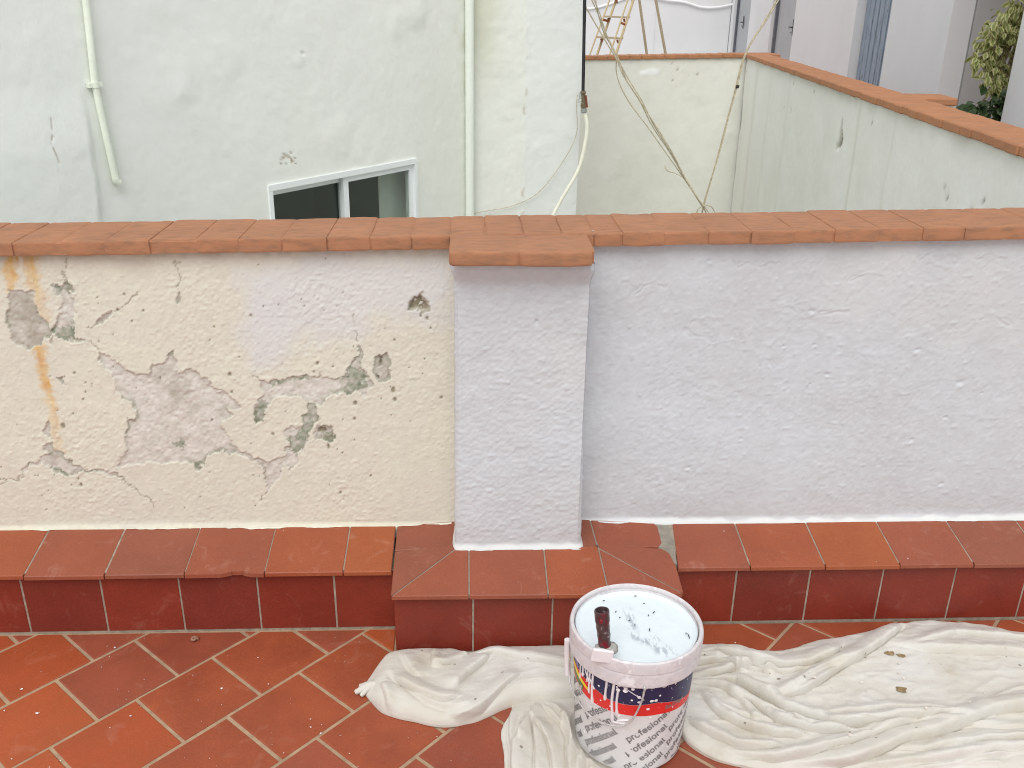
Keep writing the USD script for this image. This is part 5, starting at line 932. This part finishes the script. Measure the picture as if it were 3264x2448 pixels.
for (x, y, l, a) in [(405, 265, .003, 1.4), (447, 293, .003, .3), (545, 383, .003, 1.0), (578, 430, .002, .5), (705, 255, .003, .2), (775, 315, .002, 0), (812, 412, .003, 1.2), (855, 388, .005, .9), (820, 530, .006, 1.3), (1140, 580, .009, 1.6), (1118, 560, .003, 1.2), (700, 490, .002, 1), (655, 455, .003, .7)]:
    c = onz(*RS(x, y), (ZL+.002)*TALL); c[2] = ZL+.002; d = np.array([math.cos(a), math.sin(a), 0])*l; sk.append(tube([c-d, c, c+d], [.0006, .0013, .0006], 5))
obj('paint_specks', cat_(sk), 'dark_speck', bucket, kind='stuff')
# surface of the side wall: angle measured from the direction of the viewer, height above the floor
PHI0 = math.atan2(-(CAMD+by_), -bx_)
def rb(z): return BR0+(BR1-BR0)*np.clip((np.asarray(z)-ZB-.010)/.226, 0, 1.1)
def skin(phi, z, off): a = PHI0+np.asarray(phi); r = rb(z)+off; return np.stack([bx_+r*np.cos(a), by_+r*np.sin(a), np.asarray(z)+0*r], -1)
def band(zlo, zhi, p0, p1, off, n=60):
    ph = np.linspace(p0, p1, n); zl, zh = zlo(ph), zhi(ph); t = np.linspace(0, 1, 4); Z = zl[:, None]+(zh-zl)[:, None]*t; Ph = np.repeat(ph[:, None], 4, 1)
    return skin(Ph, Z, off).reshape(-1, 3), gridfaces(n, 4)
cst = lambda z: (lambda p: np.full_like(p, z))
zn = lambda p: ZB+.187+.016*np.sin(np.clip((-p-.35)/.9, 0, 1)*1.5)*1.0-.030*np.clip((p-.45)/.8, 0, 1)-.006*np.exp(-((p+.1)/.4)**2)
zr = lambda p: ZB+.154+.010*np.clip((-p-.7)/.6, 0, 1)-.012*np.clip((p-.5)/.7, 0, 1)
lab = obj('label', band(zn, cst(ZB+.237), -1.45, 1.6, .0004), 'label_navy', bucket, smooth=True, label='navy band of the bucket label')
obj('red_band', band(zr, lambda p: zn(p)-.0006, -1.45, 1.6, .0004), 'label_red', lab, smooth=True)
obj('yellow_swoosh', band(lambda p: ZB+.192-.028*(p+1.2)-.006, lambda p: ZB+.192-.028*(p+1.2)+.008*np.clip((-.72-p)/.5, 0, 1)+.0005, -1.38, -.74, .0010), 'label_yellow', lab, smooth=True)
obj('blue_corner', band(lambda p: ZB+.203-.028*(p+1.2)+.002, cst(ZB+.2368), -1.38, -1.06, .0008), 'label_blue', lab, smooth=True)
obj('green_patch', band(lambda p: ZB+.172-.030*(p+1.2), lambda p: ZB+.186-.030*(p+1.2)-.001, -1.30, -.90, .0010), 'label_green', lab, smooth=True)
def wraptext(txt, h, phi, z, tilt, off, mat_, name, bold=True, parent=bucket, sx=1.0):
    m = text_mesh(txt, h, .0003, bold); v = m.vertices.copy(); v[:, 0] *= sx; c, s_ = math.cos(tilt), math.sin(tilt); x = v[:, 0]*c-v[:, 1]*s_; y = v[:, 0]*s_+v[:, 1]*c
    zz = z+y; P_ = skin(phi+x/.128, zz, off+v[:, 2]); m = trimesh.Trimesh(P_, m.faces, process=False)
    return m
rows = []
def fits(phi, z): return True
words = []
for (phi, z) in [(p_, z_+zz_) for p_, z_, zz_ in [(a_, b_, .100-.0375*k) for a_, b_ in ((-1.54, .012), (-.80, 0), (.02, -.018), (.78, -.006)) for k in range(5)]]:
    words.append(wraptext('profesional', .0152, phi, ZB+z, R(42-10*min(1, max(-.2, (phi+.7)/1.4))), .0006, 'print_grey', 'lettering', True))
lt = cat_(words)
# nothing prints over the coloured label, the foot or beyond the wrap
z_ = lt.triangles[:, :, 2].mean(1); ang_ = np.arctan2(lt.triangles[:, :, 1].mean(1)-by_, lt.triangles[:, :, 0].mean(1)-bx_)-PHI0; ang_ = (ang_+np.pi) % (2*np.pi)-np.pi
wear = fbm(lt.triangles.mean(1)*45, 3, 451)
lt.update_faces((z_ < zr(ang_)-.001) & (z_ > ZB+.010) & (np.abs(ang_) < 1.6) & (wear > .32))
obj('lettering', lt, 'print_grey', bucket, label='grey repeated lettering profesional slanting up the bucket side')
obj('lettering', wraptext('al', .022, -1.14, ZB+.150, R(-6), .0012, '', ''), 'print_white', lab, label='white partly hidden lettering on the red band')
obj('lettering', wraptext('Se.Origin', .009, .60, ZB+.163, R(4), .0010, '', '', True), 'print_grey', lab, label='small worn lettering at the right of the navy band')
# dried drips and splashes
dr_ = []
for (p, z0, z1, w) in [(-.98, .236, .186, .0020), (-.90, .236, .200, .0026), (-.73, .236, .172, .0022), (-.66, .236, .150, .0028), (-.78, .236, .196, .0018), (-.40, .236, .178, .0026), (-.28, .236, .128, .0030), (-.20, .214, .150, .0026), (-.09, .226, .215, .004), (-.17, .150, .128, .0024), (.02, .236, .222, .003), (.38, .236, .228, .003)]:
    zz = np.linspace(z0, z1, 10); dr_.append(tube(skin(p+.012*np.sin(zz*60), ZB+zz, .0008), np.r_[np.full(8, w), w*1.5, w*1.1], 6))
dr_.append(tube(skin(np.linspace(-.28, -.05, 6), ZB+np.linspace(.129, .131, 6), .0008), .0026, 6)); dr_.append(tube(skin(np.linspace(-.18, .0, 6), ZB+np.linspace(.136, .142, 6), .0008), .0024, 6)); dr_.append(tube(skin(np.linspace(-.74, -.62, 6), ZB+np.linspace(.212, .190, 6), .0008), .0018, 6)); dr_.append(tube(skin(np.linspace(-.84, -.72, 6), ZB+np.linspace(.222, .196, 6), .0008), .0018, 6))
dr_.append(tube(skin(np.linspace(-.20, .22, 8), ZB+np.linspace(.232, .196, 8), .0006), .0010, 5))
def blob(p, z, r, e=1.0):
    m = trimesh.creation.icosphere(1, 1.0); c = skin(p, ZB+z, 0); n_ = np.array([math.cos(PHI0+p), math.sin(PHI0+p), 0]); t_ = np.array([-n_[1], n_[0], 0]); m.vertices = c+m.vertices[:, :1]*n_*.0011+m.vertices[:, 1:2]*t_*r+m.vertices[:, 2:]*np.array([0, 0, 1])*r*e; return m
for (p, z, r, e) in [(-.20, .214, .005, .9), (.14, .203, .0042, 1), (.15, .190, .0048, .6), (.35, .192, .005, .7), (.42, .192, .0042, .9), (.30, .172, .0042, .8), (-.08, .124, .004, 1), (.05, .146, .0022, 1), (.48, .203, .0026, 1), (.36, .148, .0022, 1), (-.58, .152, .002, 1), (-.32, .166, .0022, 1)]: dr_.append(blob(p, z, r, e))
for _ in range(110):
    dr_.append(blob(rng.uniform(-1.1, 1.2), rng.uniform(.02, .232), float(np.clip(rng.gamma(1.5, .0007), .0006, .0028)), rng.uniform(.7, 1.3)))
obj('paint_drips', cat_(dr_), 'dried_paint', bucket, smooth=30, kind='stuff')
fl = []
for _ in range(60):       # ragged lower edge of the paint that ran down from the collar
    p = rng.uniform(-1.1, 1.3); fl.append(blob(p, .2345+rng.uniform(-.006, .002), rng.uniform(.003, .009), rng.uniform(.4, 1.0)))
obj('paint_crust', cat_(fl), 'bucket_collar', bucket, smooth=30, kind='stuff')
# wire handle hanging down in front, with its side lugs
H = lambda p, z, o: skin(p, ZB+z, o)
wpts = np.array([H(-1.40, .196, .010), H(-1.36, .158, .012), H(-1.18, .140, .012), H(-.98, .137, .011), H(-.80, .134, .013), H(-.55, .126, .013), H(-.30, .127, .012), H(-.08, .135, .012), H(.05, .155, .013), H(.13, .185, .013), H(.17, .208, .013), H(.185, .222, .011)])
hd = obj('wire_handle', tube(spline(wpts, 70), .0021, 8), 'wire', bucket, smooth=True)
obj('end_hook', tube(spline([H(.185, .222, .011), H(.19, .230, .012), H(.19, .236, .0145), H(.185, .240, .010)], 12), .0024, 8), 'wire', hd, smooth=True)
obj('grip', tube([H(-1.47, .235, .014), H(-1.47, .20, .015), H(-1.45, .165, .015), H(-1.43, .150, .014)], .0068, 12), 'dried_paint', hd, smooth=30)

# ---- roller handle hooked over the rim
tool = thing('paint_roller', 'red tubular paint tool handle caked with paint standing upright on the bucket rim', 'paint tool')
pd = np.array([math.cos(PHI0-.42), math.sin(PHI0-.42), 0.]); base_ = np.array([bx_, by_, 0])+pd*(BR1-.004)+np.array([0, 0, (ZB+.286)*TALL])
yb_ = base_[1]; tb = ony(*RS(455, 668), yb_); tt_ = ony(*RS(428, 372), yb_+.006); axd = (tt_-tb)/np.linalg.norm(tt_-tb); Lh = np.linalg.norm(tt_-tb)
prof = [(.0165, 0), (.0185, .06*Lh), (.0172, .2*Lh), (.0195, .33*Lh), (.0180, .42*Lh), (.0196, .55*Lh), (.0188, .66*Lh), (.0205, .72*Lh), (.0205, .97*Lh), (.0196, 1.0*Lh), (.0165, 1.0*Lh), (.0158, .97*Lh), (.0155, .60*Lh), (0, .58*Lh)]
hm = lathe([(0, 0)]+[(r*.74, z) for r, z in prof], (0, 0, 0), 28); T = np.eye(4); T[:3, 2] = axd; q = np.cross(axd, [0, 1., 0]); q /= np.linalg.norm(q); T[:3, 0] = q; T[:3, 1] = np.cross(axd, q); T[:3, 3] = tb; hm.apply_transform(T)
hv = hm.vertices; hm.vertices = hv+(noise(hv*70, 461)[:, None]-.5)*np.array([.003, .003, 0])
hdl = obj('handle', hm, 'red_handle', tool, smooth=35)
hole_c = tb+axd*Lh*.80-np.array([.004, .0138, 0]); obj('hang_hole', trimesh.creation.icosphere(2, 1.).apply_transform(np.diag([.0040, .0024, .0056, 1])).apply_translation(hole_c), 'red_plastic', hdl, smooth=True)
cg = trimesh.creation.icosphere(4, 1.0); cg.vertices = cg.vertices*np.array([.024, .016, .013]); cg.vertices *= (1+(fbm(cg.vertices*70, 3, 471)-.5)*.55)[:, None]; cg.apply_translation(tb+np.array([.004, -.001, -.004]))
obj('crusted_neck', cg, 'crusted_grey', tool, smooth=True)
bl0 = ony(*RS(368, 690), yb_-.014); bl1 = ony(*RS(500, 790), yb_-.014); e = bevbox((.044, .010, .032), .003); e.apply_transform(trimesh.transformations.rotation_matrix(R(9), (0, 1, 0))); e.apply_translation((bl0+bl1)/2)
obj('hook_plate', e, 'dried_paint', tool)
